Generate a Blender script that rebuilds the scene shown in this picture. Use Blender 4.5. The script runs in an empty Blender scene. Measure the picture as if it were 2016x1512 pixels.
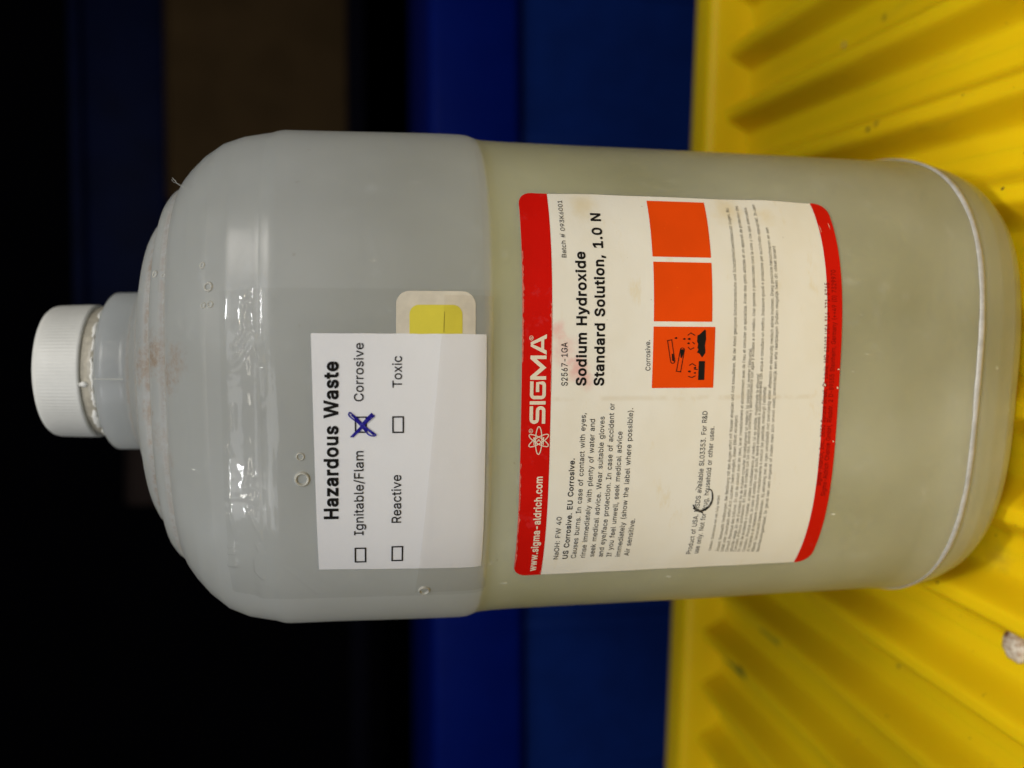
import bpy, bmesh, math, random
from math import sin, cos, pi, radians
from mathutils import Vector, Matrix, noise
random.seed(5)
S = bpy.context.scene
C = S.collection

# ------------------------------------------------------------------ camera
CF, CD, CH, CP, CX, CR, CY = 1530., .285, .2075, .1895, -.0073, .0065, .0070
def cam_dir(px, py):                       # direction of a pixel of the 2016 px wide picture (picture lies on its side)
    v0, u0 = 1008 - px, 756 - py
    u = u0 * cos(CR) + v0 * sin(CR); v = -u0 * sin(CR) + v0 * cos(CR)
    X, Y, Z = u / CF, cos(CP) + v / CF * sin(CP), -sin(CP) + v / CF * cos(CP)
    return Vector((X * cos(CY) + Y * sin(CY), -X * sin(CY) + Y * cos(CY), Z))
fw = cam_dir(1008, 756).normalized()
rt = (cam_dir(1108, 756) - cam_dir(1008, 756)).normalized()
up = rt.cross(fw).normalized()
cam = bpy.data.cameras.new('camera'); co = bpy.data.objects.new('camera', cam); C.objects.link(co)
M = Matrix((rt, up, -fw)).transposed().to_4x4(); M.translation = (CX, -CD, CH); co.matrix_world = M
cam.sensor_width = 36; cam.lens = CF / 2016 * 36; cam.clip_start = .01; cam.clip_end = 50
cam.dof.use_dof = True; cam.dof.focus_distance = .212; cam.dof.aperture_fstop = 6.0
S.camera = co

# ------------------------------------------------------------------ light
W = bpy.data.worlds.new('World'); S.world = W; W.use_nodes = True
W.node_tree.nodes['Background'].inputs[0].default_value = (.55, .60, .70, 1)
W.node_tree.nodes['Background'].inputs[1].default_value = .012
def area(name, loc, target, sx, sy, power, col, spread=180):
    l = bpy.data.lights.new(name, 'AREA'); l.shape = 'RECTANGLE'; l.size = sx; l.size_y = sy; l.energy = power; l.color = col; l.spread = radians(spread)
    o = bpy.data.objects.new(name, l); C.objects.link(o); o.location = loc
    o.rotation_euler = (Vector(target) - Vector(loc)).to_track_quat('-Z', 'Y').to_euler(); return o
area('room_light', (.50, -.98, .92), (0, 0, .14), .42, .14, 5.6, (1, .95, .88))
area('room_fill', (-.62, -1.15, .80), (0, 0, .14), .9, .6, 3.0, (.97, .98, 1))
area('glint_light', (.06, -1.06, .98), (0, 0, .14), .15, .045, 2.2, (.98, .98, 1))  # added small light for crisp glints on the tape creases
area('glint_light_left', (-.66, -.98, .98), (0, 0, .14), .13, .045, 1.6, (.98, .98, 1))  # second added light, gives the left part of the tape its glints
area('ceiling_tube', (.05, -.42, 1.30), (0, -.05, .15), 1.5, .07, 2.6, (1, .93, .82))
sp_ = bpy.data.lights.new('tray_fill_spot', 'SPOT'); sp_.energy = 21; sp_.color = (1, .90, .70); sp_.shadow_soft_size = .04; sp_.spot_size = radians(24); sp_.spot_blend = .55  # added spot: brightens the near tray, its soft edge imitates a shadow boundary
so = bpy.data.objects.new('tray_fill_spot', sp_); C.objects.link(so); so.location = (.02, -.52, .95)
so.rotation_euler = (Vector((0, -.185, 0)) - Vector(so.location)).to_track_quat('-Z', 'Y').to_euler()
S.view_settings.view_transform = 'Standard'; S.view_settings.look = 'None'; S.view_settings.exposure = 0; S.view_settings.gamma = 1
S.render.engine = 'CYCLES'
S.cycles.max_bounces = 14; S.cycles.diffuse_bounces = 8; S.cycles.transmission_bounces = 8; S.cycles.transparent_max_bounces = 12
S.render.resolution_x = 1024; S.render.resolution_y = 768

# ------------------------------------------------------------------ material helpers
def mat(name):
    m = bpy.data.materials.new(name); m.use_nodes = True; nt = m.node_tree
    return m, nt, nt.nodes['Principled BSDF']
def nd(nt, t, **k):
    n = nt.nodes.new(t)
    for a, b in k.items():
        if a in n.inputs.keys(): n.inputs[a].default_value = b
        else: setattr(n, a, b)
    return n
def math_(nt, op, a, b=None, c=None):
    n = nt.nodes.new('ShaderNodeMath'); n.operation = op
    for i, v in enumerate((a, b, c)):
        if v is None: continue
        if isinstance(v, (int, float)): n.inputs[i].default_value = v
        else: nt.links.new(v, n.inputs[i])
    return n.outputs[0]
def ramp(nt, v, a, b, lo=0., hi=1.):
    n = nt.nodes.new('ShaderNodeMapRange'); n.interpolation_type = 'SMOOTHSTEP'
    nt.links.new(v, n.inputs[0]); n.inputs[1].default_value = a; n.inputs[2].default_value = b; n.inputs[3].default_value = lo; n.inputs[4].default_value = hi
    return n.outputs[0]
def noise_(nt, scale, detail=3, rough=.5, vec=None, dist=0):
    n = nt.nodes.new('ShaderNodeTexNoise'); n.inputs['Scale'].default_value = scale; n.inputs['Detail'].default_value = detail
    n.inputs['Roughness'].default_value = rough; n.inputs['Distortion'].default_value = dist
    if vec is None:
        vec = nt.nodes.new('ShaderNodeTexCoord').outputs['Object']
    nt.links.new(vec, n.inputs['Vector']); return n.outputs[0]
def outer_ior(nt, ior):                          # the same film seen from its inner side
    g = nt.nodes.new('ShaderNodeNewGeometry')
    return ramp(nt, g.outputs['Backfacing'], 0, 1, ior, 1 / ior)
def mix(nt, f, a, b):
    n = nt.nodes.new('ShaderNodeMix'); n.data_type = 'RGBA'
    if isinstance(f, (int, float)): n.inputs[0].default_value = f
    else: nt.links.new(f, n.inputs[0])
    for i, v in ((6, a), (7, b)):
        if isinstance(v, tuple): n.inputs[i].default_value = (*v, 1)
        else: nt.links.new(v, n.inputs[i])
    return n.outputs[2]
def bump(nt, h, strength, dist, target):
    n = nt.nodes.new('ShaderNodeBump'); n.inputs['Strength'].default_value = strength; n.inputs['Distance'].default_value = dist
    nt.links.new(h, n.inputs['Height']); 
    for t in (target if isinstance(target, (list, tuple)) else [target]): nt.links.new(n.outputs[0], t)
    return n
def obj_xyz(nt):
    t = nt.nodes.new('ShaderNodeTexCoord'); s = nt.nodes.new('ShaderNodeSeparateXYZ'); nt.links.new(t.outputs['Object'], s.inputs[0])
    return t.outputs['Object'], s.outputs[0], s.outputs[1], s.outputs[2]
def stain(nt, vec, p, r0, r1, nscale, amt):     # blob around a point with a ragged outline
    d = nt.nodes.new('ShaderNodeVectorMath'); d.operation = 'DISTANCE'; nt.links.new(vec, d.inputs[0]); d.inputs[1].default_value = p
    nn = noise_(nt, nscale, 5, .65, vec)
    dd = math_(nt, 'ADD', d.outputs['Value'], math_(nt, 'MULTIPLY', math_(nt, 'SUBTRACT', nn, .5), r1 * 1.6))
    return math_(nt, 'MULTIPLY', ramp(nt, dd, r0, r1, 1, 0), amt)

# thin milky polyethylene: part of the light scatters back, part comes through
def poly_mat(name, refl, trans, gl=.5, rough=.33, dirty=False, mixf=.5):
    m, nt, p = mat(name); nt.nodes.remove(p); out = nt.nodes['Material Output']
    vec, x, y, z = obj_xyz(nt)
    n1 = noise_(nt, 38, 4, .55, vec); n2 = noise_(nt, 900, 2, .5, vec); n3 = noise_(nt, 9, 3, .5, vec)
    base = mix(nt, ramp(nt, n1, .35, .7), refl, tuple(c * .93 for c in refl))
    tcol = mix(nt, ramp(nt, n3, .35, .7), trans, tuple(c * .86 for c in trans))
    if dirty:
        brown = (.40, .285, .185)
        g = None
        for zc, w, am in ((.2728, .0011, .62), (.2667, .0013, .72), (.2606, .0011, .42), (.2784, .0008, .5)):
            q = ramp(nt, math_(nt, 'ABSOLUTE', math_(nt, 'SUBTRACT', z, zc)), w * .3, w * 1.7, am, 0)
            g = q if g is None else math_(nt, 'MAXIMUM', g, q)
        g = math_(nt, 'MULTIPLY', g, ramp(nt, noise_(nt, 260, 5, .7, vec), .36, .62, .25, 1))
        for pt, r, a in (((.006, -.0500, .2672), .0085, .95), ((.0105, -.0585, .2630), .0085, .95), ((.004, -.0635, .2590), .0075, .8), ((.0095, -.067, .2555), .0065, .7), ((-.006, -.0525, .2660), .0070, .8), ((-.013, -.060, .2640), .0060, .45), ((.008, -.041, .2720), .006, .5), ((-.018, -.063, .2600), .0045, .4)):
            g = math_(nt, 'MAXIMUM', g, math_(nt, 'MULTIPLY', stain(nt, vec, pt, 0, r, 330, a), ramp(nt, noise_(nt, 620, 4, .7, vec), .3, .65, .4, 1)))
        base = mix(nt, g, base, brown); tcol = mix(nt, g, tcol, tuple(min(1, c * 1.3) for c in brown))
        sp = ramp(nt, noise_(nt, 420, 2, .5, vec), .735, .80)          # stray specks
        base = mix(nt, math_(nt, 'MULTIPLY', sp, .5), base, (.30, .24, .17))
        # pale scuffs where the wall has been rubbed
        mp = nt.nodes.new('ShaderNodeMapping'); nt.links.new(vec, mp.inputs[0]); mp.inputs['Scale'].default_value = (1, 1, .35)
        sc = ramp(nt, noise_(nt, 620, 3, .6, mp.outputs[0]), .68, .76)
        sc = math_(nt, 'MULTIPLY', sc, ramp(nt, noise_(nt, 45, 2, .5, vec), .48, .64))
        base = mix(nt, math_(nt, 'MULTIPLY', sc, .75), base, (.85, .84, .74))
    d = nd(nt, 'ShaderNodeBsdfDiffuse'); nt.links.new(base, d.inputs[0])
    t = nd(nt, 'ShaderNodeBsdfTranslucent'); nt.links.new(tcol, t.inputs[0])
    mx = nd(nt, 'ShaderNodeMixShader')
    # wall thickness drifts a little, and rubbed or dirty spots let less light through
    fac = math_(nt, 'ADD', math_(nt, 'MULTIPLY', math_(nt, 'SUBTRACT', noise_(nt, 17, 2, .5, vec), .5), .34 if dirty else .15), mixf)
    if dirty:
        fac = math_(nt, 'SUBTRACT', fac, math_(nt, 'MULTIPLY', sc, .55))
        fac = math_(nt, 'SUBTRACT', fac, math_(nt, 'MULTIPLY', g, .30))
        fac = math_(nt, 'SUBTRACT', fac, math_(nt, 'MULTIPLY', ramp(nt, noise_(nt, 160, 5, .7, vec), .55, .8), .10))
    nt.links.new(fac, mx.inputs[0])
    nt.links.new(d.outputs[0], mx.inputs[1]); nt.links.new(t.outputs[0], mx.inputs[2])
    g = nd(nt, 'ShaderNodeBsdfGlossy'); g.inputs['Roughness'].default_value = rough
    fr = nd(nt, 'ShaderNodeFresnel'); nt.links.new(outer_ior(nt, 1.45), fr.inputs[0])
    f = math_(nt, 'MULTIPLY', fr.outputs[0], gl)
    m2 = nd(nt, 'ShaderNodeMixShader'); nt.links.new(f, m2.inputs[0]); nt.links.new(mx.outputs[0], m2.inputs[1]); nt.links.new(g.outputs[0], m2.inputs[2])
    h = math_(nt, 'ADD', math_(nt, 'MULTIPLY', n1, 1.0), math_(nt, 'MULTIPLY', n2, .035))
    bump(nt, h, .5, .0007, [g.inputs['Normal'], d.inputs['Normal']])
    nt.links.new(m2.outputs[0], out.inputs[0]); return m

def plain(name, col, rough=.5, var=.08, nscale=120, bmp=.0, bscale=800, spec=None):
    if spec is None: spec = .5 if max(col) > .2 else .06
    m, nt, p = mat(name); p.inputs['Roughness'].default_value = rough; p.inputs['Specular IOR Level'].default_value = spec
    n = noise_(nt, nscale, 4, .6)
    nt.links.new(mix(nt, ramp(nt, n, .3, .7), tuple(c * (1 + var) for c in col), tuple(c * (1 - var) for c in col)), p.inputs['Base Color'])
    if bmp: bump(nt, noise_(nt, bscale, 3, .6), .6, bmp, p.inputs['Normal'])
    return m

MAT = {}
MAT['hdpe'] = poly_mat('milky_plastic', (.90, .965, 1.0), (.945, .975, .995), gl=.75, rough=.29, dirty=True, mixf=.76)
MAT['neck'] = poly_mat('neck_plastic', (.52, .54, .52), (.55, .58, .58), gl=.8, rough=.3, dirty=True, mixf=.35)
MAT['liquid'] = poly_mat('cloudy_yellow_liquid', (.60, .55, .075), (.84, .78, .20), gl=.2, rough=.3, mixf=.64)
MAT['band'] = plain('aged_tamper_band', (.44, .41, .33), .35, .15, 500, .0001, 700)
MAT['cap'] = plain('white_cap_plastic', (.78, .785, .74), .42, .02, 300, .00006, 1500)
MAT['blister'] = plain('clouded_blister', (.50, .50, .45), .35, .05, 900)
MAT['shard'] = plain('torn_white_film', (.85, .85, .80), .35, .05, 900)
# product label paper, yellowed in patches and smeared with red
def label_paper():
    m, nt, p = mat('product_label_paper'); vec, x, y, z = obj_xyz(nt)
    p.inputs['Roughness'].default_value = .46; p.inputs['Specular IOR Level'].default_value = .35
    a = mix(nt, ramp(nt, noise_(nt, 28, 4, .6, vec), .38, .72), (.77, .768, .72), (.75, .735, .66))
    mp = nt.nodes.new('ShaderNodeMapping'); nt.links.new(vec, mp.inputs[0]); mp.inputs['Scale'].default_value = (.6, .6, 1.6)
    a = mix(nt, math_(nt, 'MULTIPLY', ramp(nt, noise_(nt, 90, 5, .7, mp.outputs[0]), .58, .74), .55), a, (.70, .62, .42))
    for pt, r, am in (((.0082, -.0805, .1500), .0045, .42), ((.013, -.0805, .1535), .0055, .25), ((.0185, -.0803, .1560), .0035, .4), ((.0045, -.0805, .1475), .0032, .35)):
        a = mix(nt, stain(nt, vec, pt, .0, r, 260, am), a, (.72, .10, .12))
    for pt, r in (((.052, -.0708, .147), .006), ((.052, -.071, .105), .006), ((.051, -.0715, .094), .005)):
        a = mix(nt, stain(nt, vec, pt, .0, r, 140, .5), a, (.66, .55, .30))
    # handled crease down the middle
    cr = ramp(nt, math_(nt, 'ABSOLUTE', math_(nt, 'SUBTRACT', x, -.0001)), .0001, .0011, .28, 0)
    a = mix(nt, math_(nt, 'MULTIPLY', cr, ramp(nt, noise_(nt, 130, 4, .6, vec), .42, .6)), a, (.58, .50, .34))
    sp = ramp(nt, noise_(nt, 560, 2, .5, vec), .76, .80)
    a = mix(nt, math_(nt, 'MULTIPLY', sp, .35), a, (.2, .18, .14))
    nt.links.new(a, p.inputs['Base Color'])
    h = math_(nt, 'ADD', noise_(nt, 55, 3, .5, vec), math_(nt, 'MULTIPLY', noise_(nt, 1600, 2, .5, vec), .04))
    bump(nt, h, .35, .0012, p.inputs['Normal']); return m
MAT['label'] = label_paper()
MAT['paper'] = plain('printer_paper', (.80, .82, .87), .7, .015, 60, .00008, 500, .3)
def print_mat(name, col, worn, rough=.4, thr=(.60, .68), sc=170, emboss=0):
    m, nt, p = mat(name); p.inputs['Roughness'].default_value = rough; p.inputs['Specular IOR Level'].default_value = .12
    vec, x, y, z = obj_xyz(nt)
    a = mix(nt, ramp(nt, noise_(nt, 60, 3, .5, vec), .3, .7), col, tuple(c * .9 for c in col))
    w = ramp(nt, noise_(nt, sc, 5, .7, vec), thr[0], thr[1])
    nt.links.new(mix(nt, w, a, worn), p.inputs['Base Color']); return m
MAT['red'] = print_mat('red_print', (.60, .006, .003), (.58, .015, .015), .45)
MAT['orange'] = print_mat('orange_print', (.78, .070, .004), (.78, .075, .006), .42)
MAT['orange_worn'] = print_mat('orange_print_rubbed', (.78, .070, .004), (.82, .16, .006), .42, (.66, .74), 500)
MAT['ink'] = plain('black_print', (.012, .011, .010), .5, .2)
MAT['ink_soft'] = print_mat('faded_black_print', (.03, .028, .026), (.26, .24, .19), .55, (.56, .74), 900)
MAT['ink_tiny'] = print_mat('faint_small_print', (.10, .09, .075), (.42, .39, .32), .6, (.42, .66), 1100)
MAT['ink_red'] = plain('black_print_on_red', (.20, .006, .005), .45, .3, 900)
MAT['cream'] = plain('unprinted_lettering', (.74, .67, .54), .45, .04)
MAT['blue_ink'] = print_mat('ballpoint_blue', (.018, .012, .26), (.06, .06, .45), .35, (.5, .62), 900)
MAT['marker'] = print_mat('black_marker', (.02, .02, .02), (.2, .19, .16), .5, (.5, .62), 500)
MAT['sticker'] = plain('cream_sticker_paper', (.66, .62, .53), .6, .07, 240, .00005, 700, .3)
MAT['yellow_sticker'] = plain('yellow_sticker_print', (.72, .64, .06), .5, .03, 200)
MAT['dirt'] = plain('dark_dirt', (.10, .065, .02), .9, .4, 900)
def tape_mat():
    m, nt, p = mat('clear_tape'); nt.nodes.remove(p); out = nt.nodes['Material Output']
    vec, x, y, z = obj_xyz(nt)
    tr = nd(nt, 'ShaderNodeBsdfTransparent'); tr.inputs[0].default_value = (.99, .99, .985, 1)
    g = nd(nt, 'ShaderNodeBsdfGlossy'); g.inputs['Roughness'].default_value = .055
    fr = nd(nt, 'ShaderNodeFresnel'); nt.links.new(outer_ior(nt, 1.48), fr.inputs[0])
    mx = nd(nt, 'ShaderNodeMixShader'); nt.links.new(fr.outputs[0], mx.inputs[0])
    nt.links.new(tr.outputs[0], mx.inputs[1]); nt.links.new(g.outputs[0], mx.inputs[2])
    bump(nt, noise_(nt, 130, 3, .5, vec), .25, .0006, [g.inputs['Normal']])
    nt.links.new(mx.outputs[0], out.inputs[0]); return m
MAT['tape'] = tape_mat()
def tray_mat():
    m, nt, p = mat('yellow_tray_plastic'); vec, x, y, z = obj_xyz(nt)
    # world-like coordinates so neighbouring ribs do not repeat
    g = nt.nodes.new('ShaderNodeNewGeometry'); pos = g.outputs['Position']
    a = mix(nt, ramp(nt, noise_(nt, 14, 3, .5, pos), .35, .7), (.74, .525, .005), (.71, .49, .005))
    mp = nt.nodes.new('ShaderNodeMapping'); nt.links.new(pos, mp.inputs[0]); mp.inputs['Rotation'].default_value = (0, 0, .124); mp.inputs['Scale'].default_value = (1, .2, 1)
    a = mix(nt, math_(nt, 'MULTIPLY', ramp(nt, noise_(nt, 90, 5, .7, mp.outputs[0]), .56, .74), .22), a, (.42, .30, .02))
    sp = ramp(nt, noise_(nt, 190, 3, .6, pos), .715, .77)
    a = mix(nt, math_(nt, 'MULTIPLY', sp, .5), a, (.24, .17, .03))
    fl = nt.nodes.new('ShaderNodeVectorMath'); fl.operation = 'MULTIPLY'; nt.links.new(pos, fl.inputs[0]); fl.inputs[1].default_value = (1, 1, 0); flat = fl.outputs[0]
    def blob(a, pt, r, col, am, ns=240):
        c, s = cos(-.124), sin(-.124); w = (pt[0] * c - pt[1] * s, pt[0] * s + pt[1] * c, 0)
        return mix(nt, stain(nt, flat, w, 0, r, ns, am), a, col)
    for i in range(9):      # green rubbed-off paint in two grooves
        a = blob(a, (-.1862 + .0006 * i, .123 - .0032 * i, -.0085), .0046, (.015, .085, .02), .97)
    for i in range(5):
        a = blob(a, (-.1490 + .0004 * i, .080 - .004 * i, -.010), .0042, (.07, .13, .02), .6)
        a = blob(a, (-.2225 + .0004 * i, .137 - .0035 * i, -.0085), .0036, (.04, .11, .02), .75)
    a = blob(a, (.1456, .058, -.006), .0022, (.18, .20, .15), .8)
    for q in ((.0985, .0168), (.0999, .0118), (.1721, .1286), (.1486, .030)):
        a = blob(a, (q[0], q[1], -.006), .0022, (.16, .09, .02), .75, 500)
    a = blob(a, (-.062, -.055, -.006), .007, (.30, .21, .03), .4, 200)  # the bottle's brown shadow at its foot, put into the tray colour
    nt.links.new(a, p.inputs['Base Color']); p.inputs['Roughness'].default_value = .42; p.inputs['Specular IOR Level'].default_value = .16
    p.inputs['Subsurface Weight'].default_value = .35; p.inputs['Subsurface Radius'].default_value = (1, .35, .02); p.inputs['Subsurface Scale'].default_value = .007
    bump(nt, noise_(nt, 700, 3, .6, pos), .25, .0003, p.inputs['Normal']); return m
MAT['tray'] = tray_mat()
MAT['blue'] = plain('blue_bin_plastic', (.003, .018, .13), .5, .10, 25, .0002, 200)
MAT['blue_lip'] = plain('blue_bin_lip_plastic', (.0001, .007, .125), .45, .06, 25)
MAT['navy'] = plain('navy_crate_plastic', (.0005, .003, .022), .6, .2, 12)
MAT['card'] = plain('brown_cardboard', (.048, .030, .013), .9, .15, 9, .0003, 80)
MAT['card2'] = plain('dull_purple_carton', (.025, .018, .016), .9, .15, 9)
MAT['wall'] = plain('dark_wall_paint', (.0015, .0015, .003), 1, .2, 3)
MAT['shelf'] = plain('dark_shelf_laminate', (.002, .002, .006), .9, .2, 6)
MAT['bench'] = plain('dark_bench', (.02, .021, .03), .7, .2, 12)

# ------------------------------------------------------------------ object helpers
def link(name, verts, faces, m, parent=None, smooth=True):
    me = bpy.data.meshes.new(name); me.from_pydata([tuple(v) for v in verts], [], faces); me.update()
    if smooth: me.polygons.foreach_set('use_smooth', [True] * len(me.polygons))
    if m: me.materials.append(MAT[m] if isinstance(m, str) else m)
    o = bpy.data.objects.new(name, me); C.objects.link(o)
    if parent: o.parent = parent
    return o
def empty(name, loc, rz=0):
    o = bpy.data.objects.new(name, None); o.empty_display_size = .02; C.objects.link(o); o.location = loc; o.rotation_euler = (0, 0, rz); return o
def tag(o, label=None, cat=None, group=None, kind=None):
    for k, v in (('label', label), ('category', cat), ('group', group), ('kind', kind)):
        if v: o[k] = v
    return o
def bevel_box(name, sx, sy, sz, m, loc, r=.003, parent=None, rz=0, seg=3):
    bm = bmesh.new(); bmesh.ops.create_cube(bm, size=1); bmesh.ops.scale(bm, vec=(sx, sy, sz), verts=bm.verts)
    bmesh.ops.bevel(bm, geom=bm.edges[:], offset=r, segments=seg, profile=.5, affect='EDGES')
    me = bpy.data.meshes.new(name); bm.to_mesh(me); bm.free(); me.materials.append(MAT[m])
    me.polygons.foreach_set('use_smooth', [True] * len(me.polygons))
    o = bpy.data.objects.new(name, me); C.objects.link(o); o.location = loc; o.rotation_euler = (0, 0, rz)
    if parent: o.parent = parent
    return o

# ------------------------------------------------------------------ bottle geometry
A, B, N, ROT = .078, .0805, 3.2, -.124
# height, width factor, squareness
PR = [(.0000, .845, 3.0), (.0004, .872, 3.0), (.0022, .908, 3.05), (.0055, .941, 3.1), (.0105, .970, 3.15), (.0165, .990, 3.2), (.0215, 1.0005, 3.2), (.0238, 1.0030, 3.2),
      (.0245, 1.0062, 3.2), (.0252, 1.0055, 3.2), (.0275, 1.0045, 3.2), (.0330, .9995, 3.2), (.0361, .9985, 3.2), (.07, .998, 3.2), (.1113, .9975, 3.2), (.140, .995, 3.2), (.1624, .9939, 3.2), (.1685, .9950, 3.2),
      (.1712, .9962, 3.2), (.1732, .9992, 3.2), (.1748, 1.0055, 3.2), (.1762, 1.0105, 3.2), (.1785, 1.0122, 3.2), (.1850, 1.0115, 3.2), (.2036, 1.0050, 3.2), (.2200, .9985, 3.2), (.2290, .9955, 3.2),
      (.2304, .9940, 3.2), (.2320, .9895, 3.2), (.2333, .9840, 3.2), (.2346, .9812, 3.2), (.2410, .9654, 3.2), (.2468, .9429, 3.1), (.2522, .9021, 3.0), (.2563, .8593, 2.9), (.2588, .8290, 2.8),
      (.2597, .8080, 2.8), (.2601, .7910, 2.8), (.2607, .7850, 2.8), (.2615, .7835, 2.8), (.2632, .7720, 2.7), (.2646, .7500, 2.7), (.2654, .7230, 2.6), (.2659, .6940, 2.6), (.2663, .6700, 2.5), (.2669, .6630, 2.5), (.2677, .6610, 2.5), (.2694, .6480, 2.5), (.2708, .6250, 2.4),
      (.2716, .5920, 2.4), (.2720, .5500, 2.3), (.2724, .5110, 2.3), (.2730, .5030, 2.3), (.2738, .5000, 2.3), (.2748, .4780, 2.3), (.2758, .4450, 2.2), (.2767, .4100, 2.2), (.2778, .3780, 2.2), (.2788, .3500, 2.1), (.2798, .3425, 2.0), (.2840, .3410, 2.0), (.2880, .3400, 2.0), (.2887, .3320, 2.0), (.2894, .3100, 2.0), (.2898, .2850, 2.0), (.2902, .2700, 2.0), (.2925, .2600, 2.0)]
def prof(z):
    if z <= PR[0][0]: return PR[0][1], PR[0][2]
    if z >= PR[-1][0]: return PR[-1][1], PR[-1][2]
    for a, b in zip(PR, PR[1:]):
        if z <= b[0]:
            t = (z - a[0]) / (b[0] - a[0]); return a[1] + (b[1] - a[1]) * t, a[2] + (b[2] - a[2]) * t
# arc length table measured round the straight wall, zero at the front
_T = []; _s = 0; _lp = None
for i in range(6001):
    t = -pi + pi * i / 6000; cc, ss = cos(t), sin(t)
    x = A * math.copysign(abs(cc) ** (2 / N), cc); y = -B * abs(ss) ** (2 / N)
    if _lp: _s += math.hypot(x - _lp[0], y - _lp[1])
    _lp = (x, y); _T.append([_s, math.atan2(y, x) if i else -pi])
_mid = _T[3000][0]
for q in _T: q[0] -= _mid
import bisect
_K = [q[0] for q in _T]
def s2phi(s):
    i = min(max(bisect.bisect_left(_K, s), 1), len(_K) - 1); a, b = _T[i - 1], _T[i]
    return a[1] + (b[1] - a[1]) * ((s - a[0]) / (b[0] - a[0] + 1e-12))
def rad(phi, k, n):                      # the shoulder is a little shallower than it is wide
    q = 1 - .052 * max(0, min(1, (k - .345) / .12, (.96 - k) / .16))
    return k * (abs(cos(phi) / A) ** n + abs(sin(phi) / (B * q)) ** n) ** (-1 / n)
def surf(s, z, off=0.):
    phi = s2phi(s); k, n = prof(z); r = rad(phi, k, n); p = Vector((r * cos(phi), r * sin(phi), z))
    if off:
        e = 1e-3; r1 = rad(phi + e, k, n); p1 = Vector((r1 * cos(phi + e), r1 * sin(phi + e), z))
        k2, n2 = prof(z + 3e-4); r2 = rad(phi, k2, n2); p2 = Vector((r2 * cos(phi), r2 * sin(phi), z + 3e-4))
        p = p + (p1 - p).cross(p2 - p).normalized() * off
    return p
def smooth_profile(step=.0007):
    rows = []; z = PR[0][0]
    zs = set(round(a[0], 5) for a in PR)
    z = .0
    while z < .2925: zs.add(round(z, 5)); z += .0022
    out = []
    for z in sorted(zs): out.append((z, *prof(z)))
    return out
def loft(rows, n=160, cap0=True, cap1=True):
    V, F = [], []
    for (z, k, q) in rows:
        for i in range(n):
            a = 2 * pi * i / n; r = rad(a, k, q); V.append((r * cos(a), r * sin(a), z))
    for j in range(len(rows) - 1):
        for i in range(n): F.append((j * n + i, j * n + (i + 1) % n, (j + 1) * n + (i + 1) % n, (j + 1) * n + i))
    if cap0: F.append(tuple(range(n))[::-1])
    if cap1: F.append(tuple((len(rows) - 1) * n + i for i in range(n)))
    return V, F

bottle = tag(empty('plastic_bottle', (0, 0, 0), ROT), 'milky plastic gallon bottle half full of cloudy yellow liquid, standing in the yellow ribbed tray', 'bottle')
rows = smooth_profile()
V, F = loft(rows, 200, True, True)
# gentle unevenness of blown plastic, a seam up the middle, and a sunken grip on the shoulder
def wob(v):
    x, y, z = v; f = 1 + .0016 * noise.noise(Vector((x * 22, y * 22, z * 22))) + .0012 * noise.noise(Vector((x * 60 + 9, y * 60, z * 45)))
    return (x * f, y * f, z)
V = [wob(v) for v in V]
link('bottle_wall', V, F, 'hdpe', bottle)
# liquid just inside the wall
lr = [(z, k * .9915, q) for z, k, q in [(.0018, .84, 3.0)] + [r for r in rows if .0022 <= r[0] <= .1749]]
V, F = loft(lr, 120); link('liquid', V, F, 'liquid', bottle)
# heel ridge: the worn, whitish bead round the bottom
V, F = [], []; n = 240; ms = 8
for i in range(n):
    a = 2 * pi * i / n; jag = noise.noise(Vector((cos(a) * 30, sin(a) * 30, 2))) ; r0 = rad(a, 1.0045, 3.2)
    rr = .00115 * (1 + .10 * jag) * (1 + .28 * noise.noise(Vector((cos(a) * 5, sin(a) * 5, 7))))
    for j in range(ms):
        b = 2 * pi * j / ms; r = r0 - .0002 + rr * .62 * cos(b); V.append((r * cos(a), r * sin(a), .0247 + rr * sin(b) + .00010 * jag))
for i in range(n):
    for j in range(ms): F.append((i * ms + j, ((i + 1) % n) * ms + j, ((i + 1) % n) * ms + (j + 1) % ms, i * ms + (j + 1) % ms))
def ridge_mat():
    m, nt, p = mat('rubbed_ridge_plastic'); vec, x, y, z = obj_xyz(nt)
    nt.links.new(mix(nt, ramp(nt, noise_(nt, 240, 5, .7, vec), .35, .7), (.34, .34, .33), (.46, .46, .46)), p.inputs['Base Color'])
    p.inputs['Roughness'].default_value = .38; bump(nt, noise_(nt, 500, 4, .7, vec), .35, .0005, p.inputs['Normal']); return m
MAT['ridge'] = ridge_mat()
link('heel_ridge', V, F, 'ridge', bottle)
# mould seam on neck and shoulder
def tube(path, r, m, name, parent, sides=6):
    V, F = [], []
    for i, p in enumerate(path):
        p = Vector(p); a = Vector(path[max(i - 1, 0)]); b = Vector(path[min(i + 1, len(path) - 1)]); d = (b - a).normalized()
        u = d.cross(Vector((.3, .2, .93))).normalized(); w = d.cross(u)
        rr = r[i] if isinstance(r, (list, tuple)) else r
        for j in range(sides): t = 2 * pi * j / sides; V.append(p + u * cos(t) * rr + w * sin(t) * rr)
    for i in range(len(path) - 1):
        for j in range(sides): F.append((i * sides + j, i * sides + (j + 1) % sides, (i + 1) * sides + (j + 1) % sides, (i + 1) * sides + j))
    return link(name, V, F, m, parent)
tube([surf(.0006, .2800 + .0085 * i / 20, -.00010) for i in range(21)], .00018, 'blister', 'mould_seam', bottle)

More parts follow.
